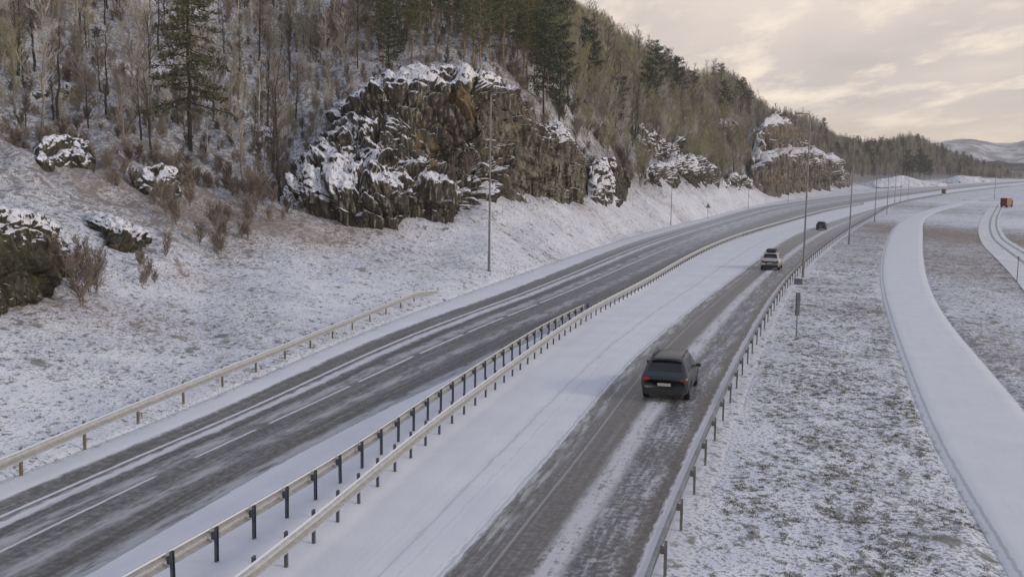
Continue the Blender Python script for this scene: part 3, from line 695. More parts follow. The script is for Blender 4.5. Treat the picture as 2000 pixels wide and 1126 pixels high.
build_rock('boulder', [(262,345,372),(285,325,380),(315,318,386),(345,330,388),(356,360,382)], 0, 3, 3, .26, RMB,
           'snow speckled boulder on the slope below the big green spruce', nu=80, nv=70, side=1.2, embed=.5, fscale=1.6, snow=lambda x, y: .05, cat='boulder')
build_rock('rock_ledge', [(45,175,195),(80,166,196),(120,168,200),(160,180,206),(198,196,212)], 0, 3, 4, .32, RMB,
           'long flat rock ledge topped with snow high on the left hillside', nu=110, nv=60, side=1.2, embed=.6, fscale=1.2, snow=lambda x, y: .4 if y < 180 else -.3, cat='rock')
build_rock('rock_ledge', [(488,262,280),(505,248,284),(530,250,290),(548,272,292)], 0, 3, 3, .32, RMB,
           'dark rock ledge at the foot of the bare trees beside the snowy gully', nu=70, nv=60, side=1.2, embed=.6, fscale=1.4, snow=lambda x, y: .1, cat='rock')
build_rock('rock_ledge', [(60,300,322),(90,270,330),(130,262,330),(170,280,334),(190,310,336)], 0, 3, 3, .32, RMB,
           'humped rock outcrop streaked with snow above the large mossy boulder', nu=90, nv=70, side=1.2, embed=.6, fscale=1.2, snow=lambda x, y: -.02, cat='rock')
build_rock('rock_ledge', [(1412,352,366),(1430,340,368),(1450,344,370),(1470,352,370)], 0, 3, 4, .7, RM,
           'low snowy rock at the left foot of the distant pale cliff', nu=70, nv=50, side=2, embed=.8, snow=lambda x, y: .35, cat='rock')
build_rock('rock_mound', [(1690,358,366),(1720,350,367),(1760,343,366),(1800,352,366),(1850,358,365)], 0, 10, 20, .4, RMF,
           'low snow covered mound of rock behind the far bend in front of the dark wood', nu=110, nv=50, side=6, embed=2, fscale=.4, snow=lambda x, y: .3, cat='rock')
build_rock('rock_mound', [(1842,352,358),(1870,343,358),(1900,344,357),(1935,352,356)], 0, 10, 20, .4, RMF,
           'snowy hump beside the road at the foot of the far wood', nu=80, nv=40, side=6, embed=2, fscale=.4, snow=lambda x, y: .3, cat='rock')

# ------------------------------------------------------------------ trees
def lathe_path(mb, pts, rads, n): 
    for k in range(len(pts)-1): mb.tube(pts[k], pts[k+1], rads[k], rads[k+1], n)
def bare_tree(name, h, nb, spread, seed, mats, lowest=.2, tw=1.0, stems=1, sub=5, twigs=3):
    rnd = random.Random(seed); T = MB(); K = MB()
    for st in range(stems):
        lean = Vector((rnd.uniform(-1, 1), rnd.uniform(-1, 1), 0))*(.05 if stems == 1 else .35)
        pts = [Vector((0, 0, -.4))]; hh = h*rnd.uniform(.75, 1) if st else h
        for k in range(1, 9):
            pts.append(Vector((lean.x*hh*k/8+rnd.uniform(-1, 1)*.012*hh, lean.y*hh*k/8+rnd.uniform(-1, 1)*.012*hh, hh*k/8)))
        r0 = .011*hh*tw; rads = [r0*(1-.88*k/8) for k in range(9)]
        lathe_path(T, pts, rads, 5)
        for b in range(nb):
            t = lowest+(1-lowest)*(b+rnd.random())/nb; k = min(int(t*8), 7); p = pts[k].lerp(pts[k+1], t*8-k)
            az = rnd.uniform(0, 2*math.pi); el = rnd.uniform(.5, 1.1); L = hh*spread*(1-.62*t)*rnd.uniform(.6, 1.15)
            d = Vector((math.cos(az)*math.cos(el), math.sin(az)*math.cos(el), math.sin(el)))
            rb = max(.02, rads[k]*.42); q = p.copy(); bp = [q.copy()]
            for s in range(4):
                d = (d+Vector((rnd.uniform(-.2, .2), rnd.uniform(-.2, .2), rnd.uniform(-.02, .25)))).normalized(); q = q+d*L/4; bp.append(q.copy())
            br = [rb*(1-.75*s/4) for s in range(5)]; lathe_path(T if b % 3 == 0 else K, bp, br, 3)
            for s in range(sub):
                tt = rnd.uniform(.2, 1); kk = min(int(tt*4), 3); o = bp[kk].lerp(bp[kk+1], tt*4-kk)
                e = (d+Vector((rnd.uniform(-1, 1), rnd.uniform(-1, 1), rnd.uniform(-.3, .8)))*.8).normalized(); l2 = L*rnd.uniform(.25, .5)
                m_ = o+e*l2; K.tube(o, m_, .022, .012, 3)
                for w_ in range(twigs):
                    o2 = o.lerp(m_, rnd.uniform(.3, 1)); e2 = (e+Vector((rnd.uniform(-1, 1), rnd.uniform(-1, 1), rnd.uniform(-.2, .8)))*.7).normalized()
                    K.tube(o2, o2+e2*l2*rnd.uniform(.35, .8), .012, .006, 3)
    return T.mesh(name+'_trunk'), K.mesh(name+'_crown')
def needle_tuft(K, c, d, size, rnd, n=9, wd=.22):
    d = d.normalized()
    for k in range(n):
        e = (d*.5+Vector((rnd.gauss(0, 1), rnd.gauss(0, 1), rnd.gauss(0, .7)))).normalized(); l = size*rnd.uniform(.6, 1.2)
        s = e.orthogonal().normalized(); s.rotate(Matrix.Rotation(rnd.uniform(0, 6.28), 3, e)); s = s*(l*wd)
        o = c+Vector((rnd.gauss(0, 1), rnd.gauss(0, 1), rnd.gauss(0, .6)))*size*.35
        K.add([o-s*.4, o+e*l*.5-s, o+e*l, o+e*l*.5+s], [(0, 1, 2, 3)])
def conifer(name, h, nb, low, width, seed, shape='pine', tuft=.38, per=7):
    rnd = random.Random(seed); T = MB(); K = MB()
    pts = [Vector((0, 0, -.5))]+[Vector((rnd.uniform(-1, 1)*.008*h, rnd.uniform(-1, 1)*.008*h, h*k/10)) for k in range(1, 11)]
    r0 = .0105*h; rads = [r0*(1-.85*k/10) for k in range(11)]; lathe_path(T, pts, rads, 7)
    for b in range(10):     # dead stubs below the crown
        t = rnd.uniform(.15, low+.08); p = Vector((0, 0, h*t)); a_ = rnd.uniform(0, 6.28); T.tube(p, p+Vector((math.cos(a_), math.sin(a_), rnd.uniform(-.3, .2)))*rnd.uniform(.5, 1.4), .025, .008, 3)
    for b in range(nb):
        t = low+(1-low)*((b+rnd.random())/nb)**.9; k = min(int(t*10), 9); p = pts[k].lerp(pts[k+1], t*10-k); s_ = (t-low)/(1-low)
        if shape == 'pine': L = width*(.45+.75*math.sin(min(1, s_*1.15+.18)*math.pi*.86))*rnd.uniform(.45, 1.2)
        else: L = width*(1.05-s_*.95)*rnd.uniform(.55, 1.15)
        a_ = rnd.uniform(0, 6.28); dz = rnd.uniform(-.1, .45) if shape == 'pine' else rnd.uniform(-.28, .08)
        d = Vector((math.cos(a_), math.sin(a_), dz)).normalized(); q = p+d*L+Vector((0, 0, .12*L if shape == 'pine' else -.06*L))
        T.tube(p, q, max(.015, .018*L), .008, 3)
        nn = max(3, int(per*L/width))
        for c in range(nn):
            u_ = (.3+.7*(c+rnd.random())/nn); o = p.lerp(q, u_)
            sd_ = d.cross(Vector((0, 0, 1))).normalized()*rnd.uniform(-.33, .33)*L*(1-.5*u_)
            needle_tuft(K, o+sd_, d+sd_*.5, tuft, rnd)
    needle_tuft(K, pts[-1], Vector((0, 0, 1)), tuft, rnd)
    return T.mesh(name+'_trunk'), K.mesh(name+'_crown')
bark_grey = varied('grey_bark', (.26, .24, .215), .9, .35, 1.5)
bark_pale = varied('pale_bark', (.48, .44, .39), .9, .35, 2.0)
bark_pine = varied('pine_bark', (.24, .175, .135), .9, .35, 1.2)
bark_dark = varied('dark_bark', (.045, .04, .036), .9, .35, 1.2)
twig_mats = [varied('twigs_grey', (.45, .42, .39), .9, .35, .5), varied('twigs_brown', (.31, .265, .23), .9, .4, .5), varied('twigs_olive', (.34, .33, .19), .9, .35, .5)]
twig_dark = varied('twigs_dark', (.13, .11, .095), .9, .35, .5)
def needle_mat(name, a, b, dust):
    m = M(name, .8, .2); P = m.pos(); c = m.mix(m.sm(m.noise(P, 1.1, 4, .6), .3, .7), a, b)
    up = m.math('MULTIPLY', m.sm(m.noise(P, 3.0, 3), .60, .72), dust); m.col(m.mix(up, c, (.6, .62, .65)))
    m.b.inputs['Subsurface Weight'].default_value = 0.0; return m.m
needles = needle_mat('needles', (.065, .085, .045), (.18, .195, .10), .10)
needles_dark = needle_mat('dark_needles', (.040, .058, .042), (.10, .12, .075), .05)
shrub_mat = varied('shrub_twigs', (.27, .22, .185), .9, .35, .8)
def add_mats(pair, mt, mc):
    pair[0].materials.append(mt); pair[1].materials.append(mc)
    return pair
BARE = []
for k, (h, nb, sp, lo, ti) in enumerate([(9, 26, .36, .22, 0), (11, 30, .30, .28, 0), (8, 26, .42, .15, 1), (12, 30, .28, .3, 1), (10, 28, .36, .2, 2), (7, 22, .45, .1, 1), (11, 16, .24, .35, 1), (9, 14, .22, .4, 0)]):
    BARE.append(add_mats(bare_tree('bare_tree', h, nb, sp, 20+k, None, lo, 1.5), bark_pale if k in (7,) else bark_dark if k in (3, 6, 0) else bark_grey, twig_dark if k in (0, 3, 5, 6) else twig_mats[ti])+(h,))
BUSHY = []       # many-stemmed trees for the thick brown wood
for k, ti in enumerate((1, 0, 2)):
    BUSHY.append(add_mats(bare_tree('bushy_tree', 9, 20, .36, 60+k, None, .2, 1.3, 3, 5, 4), [bark_grey, bark_pale, bark_grey][k], twig_mats[ti])+(9,))
PINE = [add_mats(conifer('pine_tree', 18, 52, lo, wd, 80+k, 'pine', .42), bark_pine, needles)+(18,) for k, (lo, wd) in enumerate([(.34, 2.9), (.28, 3.2), (.42, 2.5)])]
DPINE = [(PINE[0][0], None, 18)]
d_ = conifer('dark_pine_tree', 14, 60, .22, 2.7, 95, 'pine', .45); DARKP = add_mats(d_, bark_dark, needles_dark)+(14,)
SPRUCE = add_mats(conifer('spruce_tree', 20, 100, .20, 4.7, 99, 'spruce', .42, 13), bark_dark, needle_mat('olive_needles', (.055, .060, .038), (.15, .155, .09), .12))+(20,)
SHRUB = [add_mats(bare_tree('shrub', 2.6, 14, .5, 120+k, None, .1, .7, 5, 4, 3), shrub_mat, shrub_mat)+(2.6,) for k in range(2)]
def tree(pair, name, loc, rz, s, label, cat, group=None, sz=1.0, parts=True):
    root = empty(name, loc, rz); root.scale = (s, s, s*sz)
    a = bpy.data.objects.new('trunk', pair[0]); b = bpy.data.objects.new('crown', pair[1])
    for o in (a, b): C.objects.link(o); o.parent = root
    return tag(root, label, cat, group)
def placeable(x, y):
    return x < L0(y)-1.5
used = []
def ok_dist(x, y, d):
    for (a, b) in used:
        if abs(a-x) < d and abs(b-y) < d and math.hypot(a-x, b-y) < d: return False
    used.append((x, y)); return True
# the big spruce
x, y, z = see(372, 298); tree(SPRUCE, 'spruce_tree', (x, y, z-.2), .6, 1.1, 'tall dark green spruce standing alone among bare trees on the left hillside', 'spruce tree'); used.append((x, y))
x, y, z = see(20, 120); 
# pine wood above the cliff: named by where their trunks stand
def scatter(n, pxr, rr_, fn, dmin, seed, tries=40):
    rnd = random.Random(seed); c = 0
    for _ in range(n*tries):
        if c >= n: break
        px = rnd.uniform(*pxr); d = ray(px, 300); az = math.atan2(d[0], d[1]); r = math.sqrt(rnd.uniform(rr_(px)[0]**2, rr_(px)[1]**2))
        x, y = math.sin(az)*r, math.cos(az)*r
        if not placeable(x, y) or not ok_dist(x, y, dmin): continue
        z = ground_z(x, y); fn(x, y, z-.1, px, r, rnd); c += 1
    return c
def pine_fn(x, y, z, px, r, rnd):
    p = PINE[rnd.randrange(3)]
    tree(p, 'pine_tree', (x, y, z), rnd.uniform(0, 6.28), rnd.uniform(.60, .86)*(1 if r < 166 else 1.12), 'tall pine with a bare reddish trunk in the wood above the big dark cliff', 'pine tree', 'pines in the wood above the cliff')
scatter(42, (735, 1075), lambda px: (140+max(0, px-950)*.13, 166+max(0, px-950)*.15), pine_fn, 2.4, 1)
scatter(56, (700, 1085), lambda px: (166+max(0, px-950)*.15, 220), pine_fn, 3.2, 2)
scatter(12, (560, 760), lambda px: (185, 230), pine_fn, 4.0, 3)
def dark_at(px, py, s, lab):
    x, y, z = see(px, py); used.append((x, y)); tree(DARKP, 'pine_tree', (x, y, z-.2), px*.37, s, lab, 'pine tree')
dark_at(1092, 245, 1.05, 'full dark green pine at the right edge of the pine wood above the cliff')
dark_at(1062, 225, 1.15, 'leaning dark pine just above the right shoulder of the big cliff')
dark_at(1278, 225, 1.35, 'dark green pine standing out of the brown wood halfway along the hill')
dark_at(1262, 235, 1.1, 'shorter dark pine beside the tall one in the brown wood')
dark_at(1322, 215, 1.2, 'olive green pine right of the two dark pines in the brown wood')
dark_at(1150, 190, 1.0, 'broad green pine on the slope right of the pine wood')
dark_at(1352, 205, .9, 'dark pine on the crest where the second hill begins')
dark_at(760, 165, .8, 'dense dark pine at the left end of the pine wood behind the mound')
for k, (px, py) in enumerate([(1770, 345), (1782, 346), (1795, 348), (1806, 349), (1815, 351)]):
    x, y, z = see(px, py); s = [1.35, 1.1, 1.5, 1.2, 1.0][k]
    tree(DARKP, 'pine_tree', (x, y, z-.3), k*1.3, s, 'dark evergreen in the clump at the foot of the far wood', 'pine tree', 'dark evergreens in front of the far wood')
# bare trees, the nearest as things of their own
cnt = [0]
def bare_fn(l0_, grp, pool, smin, smax, rng_=(0, 1)):
    def f(x, y, z, px, r, rnd):
        p = pool[rnd.randrange(len(pool))]; cnt[0] += 1
        bk = {bark_pale: 'pale barked', bark_dark: 'dark barked', bark_grey: 'grey barked'}[p[0].materials[0]]
        lab = l0_.replace('leafless', bk+' leafless'); third = (px-rng_[0])/(rng_[1]-rng_[0])
        lab += ['', ', towards its left side', ', towards its middle', ', towards its right side'][0 if rng_[1] == rng_[0] else 1+min(2, max(0, int(third*3)))]
        tree(p, 'bare_tree', (x, y, z), rnd.uniform(0, 6.28), rnd.uniform(smin, smax), lab, 'bare tree', grp, rnd.uniform(.9, 1.1))
    return f
scatter(110, (-60, 560), lambda px: (98, 150), bare_fn('thin leafless tree on the upper left slope', 'bare trees on the upper left slope', BARE, .55, 1.0, (-60, 560)), 1.6, 5)
scatter(80, (-40, 740), lambda px: (150, 200), bare_fn('leafless tree high on the left hillside', 'bare trees high on the left hillside', BARE, .6, 1.0, (-40, 740)), 3.2, 6)
scatter(26, (560, 705), lambda px: (135, 175), bare_fn('leafless tree in the thicket beside the big cliff', 'bare trees left of the snowy mound', BARE, .6, .95, (560, 705)), 2.4, 7)
scatter(50, (1070, 1260), lambda px: (160+(px-1070)*.25, 235), bare_fn('leafless tree in the wood right of the big cliff', 'brown trees right of the big cliff', BUSHY+BARE[2:5], .7, 1.15, (1070, 1260)), 3.2, 8)
scatter(28, (1240, 1430), lambda px: (232+(px-1240)*.45, 262+(px-1240)*.55), bare_fn('leafless tree in the wood between the cliffs', 'brown trees between the two cliffs', BUSHY, .7, 1.1, (1240, 1430)), 4.0, 9)
scatter(16, (1420, 1640), lambda px: (385+(px-1420)*.6, 440+(px-1420)*.6), bare_fn('leafless tree in the wood above the distant cliff', 'bare trees above the distant cliff', BUSHY, .8, 1.15, (1420, 1640)), 5.5, 10)
print('individual bare trees', cnt[0])
rb = random.Random(5)
for k in range(20):
    px = rb.uniform(1345, 1466); x, y, z = see(px, rb.uniform(325, 352)); p = BUSHY[rb.choice([2, 2, 1])]
    tree(p, 'bare_tree', (x, y, z-.2), rb.uniform(0, 6.28), rb.uniform(.75, 1.15), 'olive brown bushy tree in the brush at the left side of the distant pale cliff', 'bare tree', 'olive brush trees beside the distant cliff')
# dry shrubs
def shrub(px, py, s, lab, grp=None):
    x, y, z = see(px, py); k = int(px) % 2
    tree(SHRUB[k], 'shrub', (x, y, z-.05), px*.7, s, lab, 'shrub', grp)
for px, py, s in [(325,425,1.1),(345,440,.9),(335,410,1.0),(500,415,1.3),(515,400,1.1),(490,395,1.2),(480,430,.8),(420,450,.9),(440,470,.7),(160,600,1.0),(175,570,.9),(370,405,.8),(390,480,.7)]:
    shrub(px, py, s, 'spindly reddish brown shrub along the gully below the spruce', 'brown shrubs along the gully')
rs = random.Random(45)
for k in range(34):
    px = rs.uniform(150, 600); py = 640-(px-150)*.5-rs.uniform(0, 120)
    if 160 < px < 310 and py < 515: continue
    shrub(px, py, rs.uniform(.35, .75), 'small dry brown shrub scattered over the left bank below the wood', 'small shrubs on the left bank')
rs = random.Random(44)
for k in range(14):
    px = rs.uniform(780, 950); py = rs.uniform(300, 345); x, y, z = at_range(px, py, 112+rs.uniform(-1, 1.5))
    tree(SHRUB[k % 2], 'shrub', (x, y, z-1.0), k, rs.uniform(.6, 1.0), 'russet shrub growing on the ledge across the big dark cliff', 'shrub', 'shrubs on the ledge of the big cliff')
for k in range(10):
    px = rs.uniform(80, 150); x, y, z = at_range(px, rs.uniform(470, 520), 56+rs.random()); z = max(z, ground_z(x, y))
    tree(SHRUB[k % 2], 'shrub', (x, y, z-.9), k, rs.uniform(.35, .55), 'dry shrub growing against the large mossy boulder', 'shrub', 'shrubs by the large boulder')

# far wood: one stuff object of instanced trees
def gn_scatter(name, pts, rots, scls, var, variants, label, cat):
    me = bpy.data.meshes.new(name); me.vertices.add(len(pts)); me.vertices.foreach_set('co', np.asarray(pts, np.float32).ravel())
    for nm, arr, ty in (('rz', rots, 'FLOAT'), ('sc', scls, 'FLOAT'), ('var', var, 'INT')):
        at = me.attributes.new(nm, ty, 'POINT'); at.data.foreach_set('value', np.asarray(arr, np.float32 if ty == 'FLOAT' else np.int32))
    o = bpy.data.objects.new(name, me); C.objects.link(o)
    ng = bpy.data.node_groups.new(name, 'GeometryNodeTree')
    ng.interface.new_socket('Geometry', in_out='INPUT', socket_type='NodeSocketGeometry'); ng.interface.new_socket('Geometry', in_out='OUTPUT', socket_type='NodeSocketGeometry')
    n = ng.nodes.new; l = ng.links.new; gi = n('NodeGroupInput'); go = n('NodeGroupOutput')
    def named(nm, dt): a = n('GeometryNodeInputNamedAttribute'); a.data_type = dt; a.inputs[0].default_value = nm; return [s for s in a.outputs if s.enabled][0]
    rz = named('rz', 'FLOAT'); scn = named('sc', 'FLOAT'); vr = named('var', 'INT')
    cx = n('ShaderNodeCombineXYZ'); l(rz, cx.inputs[2]); er = n('FunctionNodeEulerToRotation'); l(cx.outputs[0], er.inputs[0])
    cs = n('ShaderNodeCombineXYZ'); [l(scn, cs.inputs[i]) for i in range(3)]
    join = n('GeometryNodeJoinGeometry')
    for k, objs in enumerate(variants):
        j2 = n('GeometryNodeJoinGeometry')
        for ob in objs:
            oi = n('GeometryNodeObjectInfo'); oi.inputs[0].default_value = ob; oi.transform_space = 'ORIGINAL'; l(oi.outputs['Geometry'], j2.inputs[0])
        cmpn = n('FunctionNodeCompare'); cmpn.data_type = 'INT'; cmpn.operation = 'EQUAL'
        ins = [s for s in cmpn.inputs if s.enabled]; l(vr, ins[0]); ins[1].default_value = k
        ip = n('GeometryNodeInstanceOnPoints'); l(gi.outputs[0], ip.inputs['Points']); l([s for s in cmpn.outputs if s.enabled][0], ip.inputs['Selection'])
        l(j2.outputs[0], ip.inputs['Instance']); l(er.outputs[0], ip.inputs['Rotation']); l(cs.outputs[0], ip.inputs['Scale']); l(ip.outputs[0], join.inputs[0])
    l(join.outputs[0], go.inputs[0]); md = o.modifiers.new('scatter', 'NODES'); md.node_group = ng
    return tag(o, label, cat, kind='stuff')
def first_objs(me_t, me_c):
    r = []
    for o in C.objects:
        if o.type == 'MESH' and o.data in (me_t, me_c) and not any(q.data == o.data for q in r): r.append(o)
    return r
variants = [first_objs(p[0], p[1]) for p in BUSHY+[BARE[4], BARE[3]]+[DARKP]]
PT = []; RT = []; ST = []; VT = []
rnd = random.Random(77)
def wood(n, pxr, rlo, rhi, dmin_step, smin, smax, evergreen=.03, olive=.2):
    for _ in range(n):
        px = rnd.uniform(*pxr); d = ray(px, 300); az = math.atan2(d[0], d[1]); a, b = rlo(px), rhi(px); r = math.sqrt(rnd.uniform(a*a, b*b))
        x, y = math.sin(az)*r, math.cos(az)*r
        if not placeable(x, y) or x > L0(y)-6: continue
        PT.append((x, y, ground_z(x, y)-.2)); RT.append(rnd.uniform(0, 6.28)); ST.append(rnd.uniform(smin, smax))
        q = rnd.random(); VT.append(5 if q < evergreen else 2 if q < evergreen+olive else rnd.choice([0, 1, 3, 4, 0, 1]))
ip = lambda xs, ys: (lambda p: float(np.interp(p, xs, ys)))
wood(330, (-80, 720), ip([0, 1000], [97, 120]), ip([0, 1000], [170, 185]), 3, .25, .55, 0, .06)
wood(430, (-80, 760), ip([0, 1000], [195, 200]), ip([0, 1000], [285, 300]), 3, .7, 1.05, .04, .12)
wood(420, (700, 1100), ip([700, 1100], [215, 200]), ip([700, 1100], [300, 330]), 3, .9, 1.2, .12, .2)
wood(1200, (1060, 1460), ip([1060, 1150, 1300, 1460], [185, 200, 262, 350]), ip([1060, 1150, 1300, 1460], [300, 345, 430, 520]), 3, .8, 1.15, .012, .3)
wood(520, (1400, 1640), ip([1400, 1520, 1640], [370, 455, 510]), ip([1400, 1520, 1640], [520, 590, 690]), 3, .85, 1.1, 0, .06)
wood(3000, (1600, 1960), ip([1600, 1700, 1850, 1960], [510, 690, 860, 940]), ip([1600, 1700, 1850, 1960], [690, 920, 1030, 1080]), 3, .6, 1.0, .012, .06)
wood(500, (1900, 2300), ip([1900, 2300], [960, 1000]), ip([1900, 2300], [1080, 1180]), 3, .45, .7, .02, .05)
gn_scatter('distant_wood', PT, RT, ST, VT, variants, 'brown leafless wood covering the hillside and the far hills', 'wood')
# undergrowth brush on the hillside
SB = [add_mats(bare_tree('brush', 1.5, 12, .6, 140+k, None, .05, .8, 4, 4, 2), m_, m_) for k, m_ in enumerate((twig_mats[1], twig_dark, shrub_mat))]
PT = []; RT = []; ST = []; VT = []
for _ in range(1900):
    px = rnd.uniform(-80, 1500); d = ray(px, 300); az = math.atan2(d[0], d[1]); a = float(np.interp(az, CA, CR[:, 3]))+4; r = a+(float(np.interp(az, CA, CR[:, 5]))-a)*rnd.random()**1.3*.75-2
    x, y = math.sin(az)*r, math.cos(az)*r
    if not placeable(x, y): continue
    PT.append((x, y, ground_z(x, y)-.1)); RT.append(rnd.uniform(0, 6.28)); ST.append(rnd.uniform(.35, 1.1)*(1 if r < 150 else 1.6)); VT.append(rnd.randrange(3))
bm_objs = []
for k, p in enumerate(SB):       # three real sprigs by the gully give the undergrowth its shapes
    x, y, z = see([300, 560, 455][k], [402, 420, 385][k])
    o = tree(p, 'shrub', (x, y, z-.1), k, 1.0, ['twiggy brown bush beside the speckled boulder below the spruce', 'low grey bush at the left foot of the big dark cliff', 'short russet bush between the spruce and the big cliff'][k], 'shrub')
    bm_objs.append([c for c in o.children])
gn_scatter('undergrowth', PT, RT, ST, VT, bm_objs, 'tangled brown undergrowth on the snowy hillside', 'undergrowth')
# dead grass tufts in the verges
def tuft_mesh(seed, n, h):
    rnd = random.Random(seed); K = MB()
    for k in range(n):
        a_ = rnd.uniform(0, 6.28); l = h*rnd.uniform(.5, 1.1); o = Vector((rnd.gauss(0, .07), rnd.gauss(0, .07), -.02)); d = Vector((math.cos(a_)*.8, math.sin(a_)*.8, rnd.uniform(.25, 1))).normalized(); s = d.cross(Vector((0, 0, 1))).normalized()*.012
        K.add([o-s, o+s, o+d*l*.6+s*.8, o+d*l-Vector((0, 0, .25*l)), o+d*l*.6-s*.8], [(0, 1, 2, 4), (4, 2, 3)])
    return K.mesh('tuft')
gm = varied('dead_grass', (.22, .20, .15), .9, .45, .9)
gobs = []
for k in range(3):
    m_ = tuft_mesh(k, 26, [.16, .22, .13][k]); m_.materials.append(gm); x, y = [(12.0, 30.0), (10.9, 27.0), (9.2, 23.0)][k]
    o = bpy.data.objects.new('grass_tuft', m_); C.objects.link(o); o.location = (x, y, ground_z(x, y)); tag(o, ['tuft of dead grass poking through the verge snow left of the footpath', 'flattened yellowish grass tuft on the verge right of the near guardrail', 'small dry grass tuft at the near end of the verge'][k], 'grass tuft', 'grass tufts on the verge'); gobs.append([o])
PT = []; RT = []; ST = []; VT = []
gnp = None
for _ in range(26000):
    if rnd.random() < .62:
        y = 17+90*rnd.random()**1.7; lo = float(L9(y))+.9; hi = float(PL(y))-.3
        if rnd.random() < .25: lo = float(PR(y))+.3; hi = lo+14
        x = lo+(hi-lo)*rnd.random()
    else:
        y = 20+75*rnd.random(); hi = float(L0(y))-.3; x = hi-rnd.random()**1.2*26
    if perlin(x*.55, y*.4, 3.3)+perlin(x*.12, y*.12, 1.0)*.6 < .10+rnd.uniform(-.45, .45): continue
    PT.append((x, y, ground_z(x, y)-.01)); RT.append(rnd.uniform(0, 6.28)); ST.append(rnd.uniform(.35, .9)); VT.append(rnd.randrange(3))
gn_scatter('verge_grass', PT, RT, ST, VT, gobs, 'dead grass showing through thin snow on the verges', 'grass')

# ------------------------------------------------------------------ metal things
galv = M('galvanised_steel', .45, .5, .25); P = galv.coord(); n_ = galv.noise(P, 6, 5, .7)
galv.col(galv.mix(galv.sm(n_, .3, .7), (.44, .445, .44), (.60, .605, .60))); galv.m
grey_rail = varied('grey_rail_steel', (.30, .31, .33), .5, .2, 1.5, .4, .25)
post_m = varied('dark_post_steel', (.10, .11, .135), .6, .3, 3, .4, .3)
post_l = varied('grey_post_steel', (.20, .19, .18), .6, .35, 3, .4, .3)
post_r = varied('weathered_post_steel', (.22, .17, .13), .7, .4, 3, .4, .2)
snow_m = M('rail_snow', .9, .2); snow_m.col((.72, .73, .78))
def curve_pts(f, y0, y1, step):
    ys = [y0]
    while ys[-1] < y1: ys.append(ys[-1]+step*math.cos(math.atan(float(f(ys[-1]+.5)-f(ys[-1]-.5)))))
    return ys
def guardrail(label, f, y0, y1, side, sp, postmat, zb, taper_end=False, postlen=.80, off=.09, ext=0.0, thin=False):
    # side=+1: beam faces +x side of the posts; W-beam swept along the line
    root = empty('guardrail', (float(f(y0)), y0, float(road_z(math.hypot(f(y0), y0))))); tag(root, label, 'guardrail', None)
    ox, oy, oz = root.location
    prof = [(.0, .31), (.03, .308), (.115, .280), (.13, .235), (.015, .185), (.015, .135), (.13, .085), (.115, .04), (.03, .002), (.0, .0)]
    if thin: prof = [(a_*.7, .13+b_*.55) for a_, b_ in prof]
    prof = [(a_+.0, b_) for a_, b_ in prof]
    back = [(a_-.006, b_) for a_, b_ in prof][::-1]; ring = prof+back
    ys = list(np.arange(y0, min(y1, 90), .8))+list(np.arange(90, y1, 3.0)) if y1 > 90 else list(np.arange(y0, y1+.4, .8))
    V = []; nr = len(ring)
    for k, yy in enumerate(ys):
        x = float(f(yy)); s = float(f(yy+.5)-f(yy-.5)); nx, ny = 1/math.hypot(1, s), -s/math.hypot(1, s)
        z = float(road_z(math.hypot(x, yy)))+zb(yy)+.45
        if taper_end: z -= .62*max(0, 1-(y1-yy)/7.0)**1.4
        if ext: x -= 0
        for (o_, h_) in ring:
            V.append((x+side*nx*(off+o_)-ox, yy+side*ny*(off+o_)-oy, z+h_-oz))
    Fc = []
    for k in range(len(ys)-1):
        for i in range(nr): Fc.append((k*nr+i, k*nr+(i+1) % nr, (k+1)*nr+(i+1) % nr, (k+1)*nr+i))
    me = bpy.data.meshes.new('rail'); me.from_pydata(V, [], Fc); link_mesh('rail', me, grey_rail if thin else galv.m, root)
    if not thin:          # a thin line of snow on the top edge, broken here and there
        K = MB()
        for k in range(len(ys)-1):
            q = []
            for kk in (k, k+1):
                base_ = V[kk*nr]; nxt = V[kk*nr+2]; dx, dy = nxt[0]-base_[0], nxt[1]-base_[1]; L_ = math.hypot(dx, dy) or 1; dx /= L_; dy /= L_
                q += [(base_[0]-dx*.012, base_[1]-dy*.012, base_[2]-.008), (base_[0]+dx*.012, base_[1]+dy*.012, base_[2]+.022), (base_[0]+dx*.05, base_[1]+dy*.05, base_[2]-.006)]
            K.add(q, [(0, 1, 4, 3), (1, 2, 5, 4), (0, 3, 5, 2)])
        K.build('snow_line', snow_m, root)
    py = curve_pts(f, y0+.6, y1-.5, sp); pm_ = None; rest = MB()
    pmb = MB()     # C-channel post
    pmb.box((0, 0, postlen/2-.06), (.012, .085, postlen+.12)); pmb.box((-side*.03, .038, postlen/2-.06), (.048, .009, postlen+.12)); pmb.box((-side*.03, -.038, postlen/2-.06), (.048, .009, postlen+.12))
    pmb.box((side*.048, 0, postlen-.20), (.084, .055, .16))
    pmesh = pmb.mesh('post'); pmesh.materials.append(postmat)
    for i, yy in enumerate(py):
        x = float(f(yy)); s = float(f(yy+.5)-f(yy-.5)); z = float(road_z(math.hypot(x, yy)))+zb(yy)
        if taper_end: z -= .5*max(0, 1-(y1-yy)/7.0)**1.4
        if i < 100:
            o = bpy.data.objects.new('post', pmesh); C.objects.link(o); o.parent = root; o.location = (x-ox, yy-oy, z-oz); o.rotation_euler = (R(random.uniform(-1, 1)), R(random.uniform(-1, 1)), -math.atan(s))
        elif yy < 420: rest.box((x-ox, yy-oy, z-oz+postlen/2), (.09, .11, postlen+.1))
    if rest.v: o = rest.build('post_row', postmat, root); o['kind'] = 'stuff'
    return root
LG = smoothline([(103,905),(218,850),(400,772),(530,715),(630,672),(742,622),(850,576)], near=.2)
zmed = lambda y: .24*max(.3, min(1, 1-(y-250)/250))
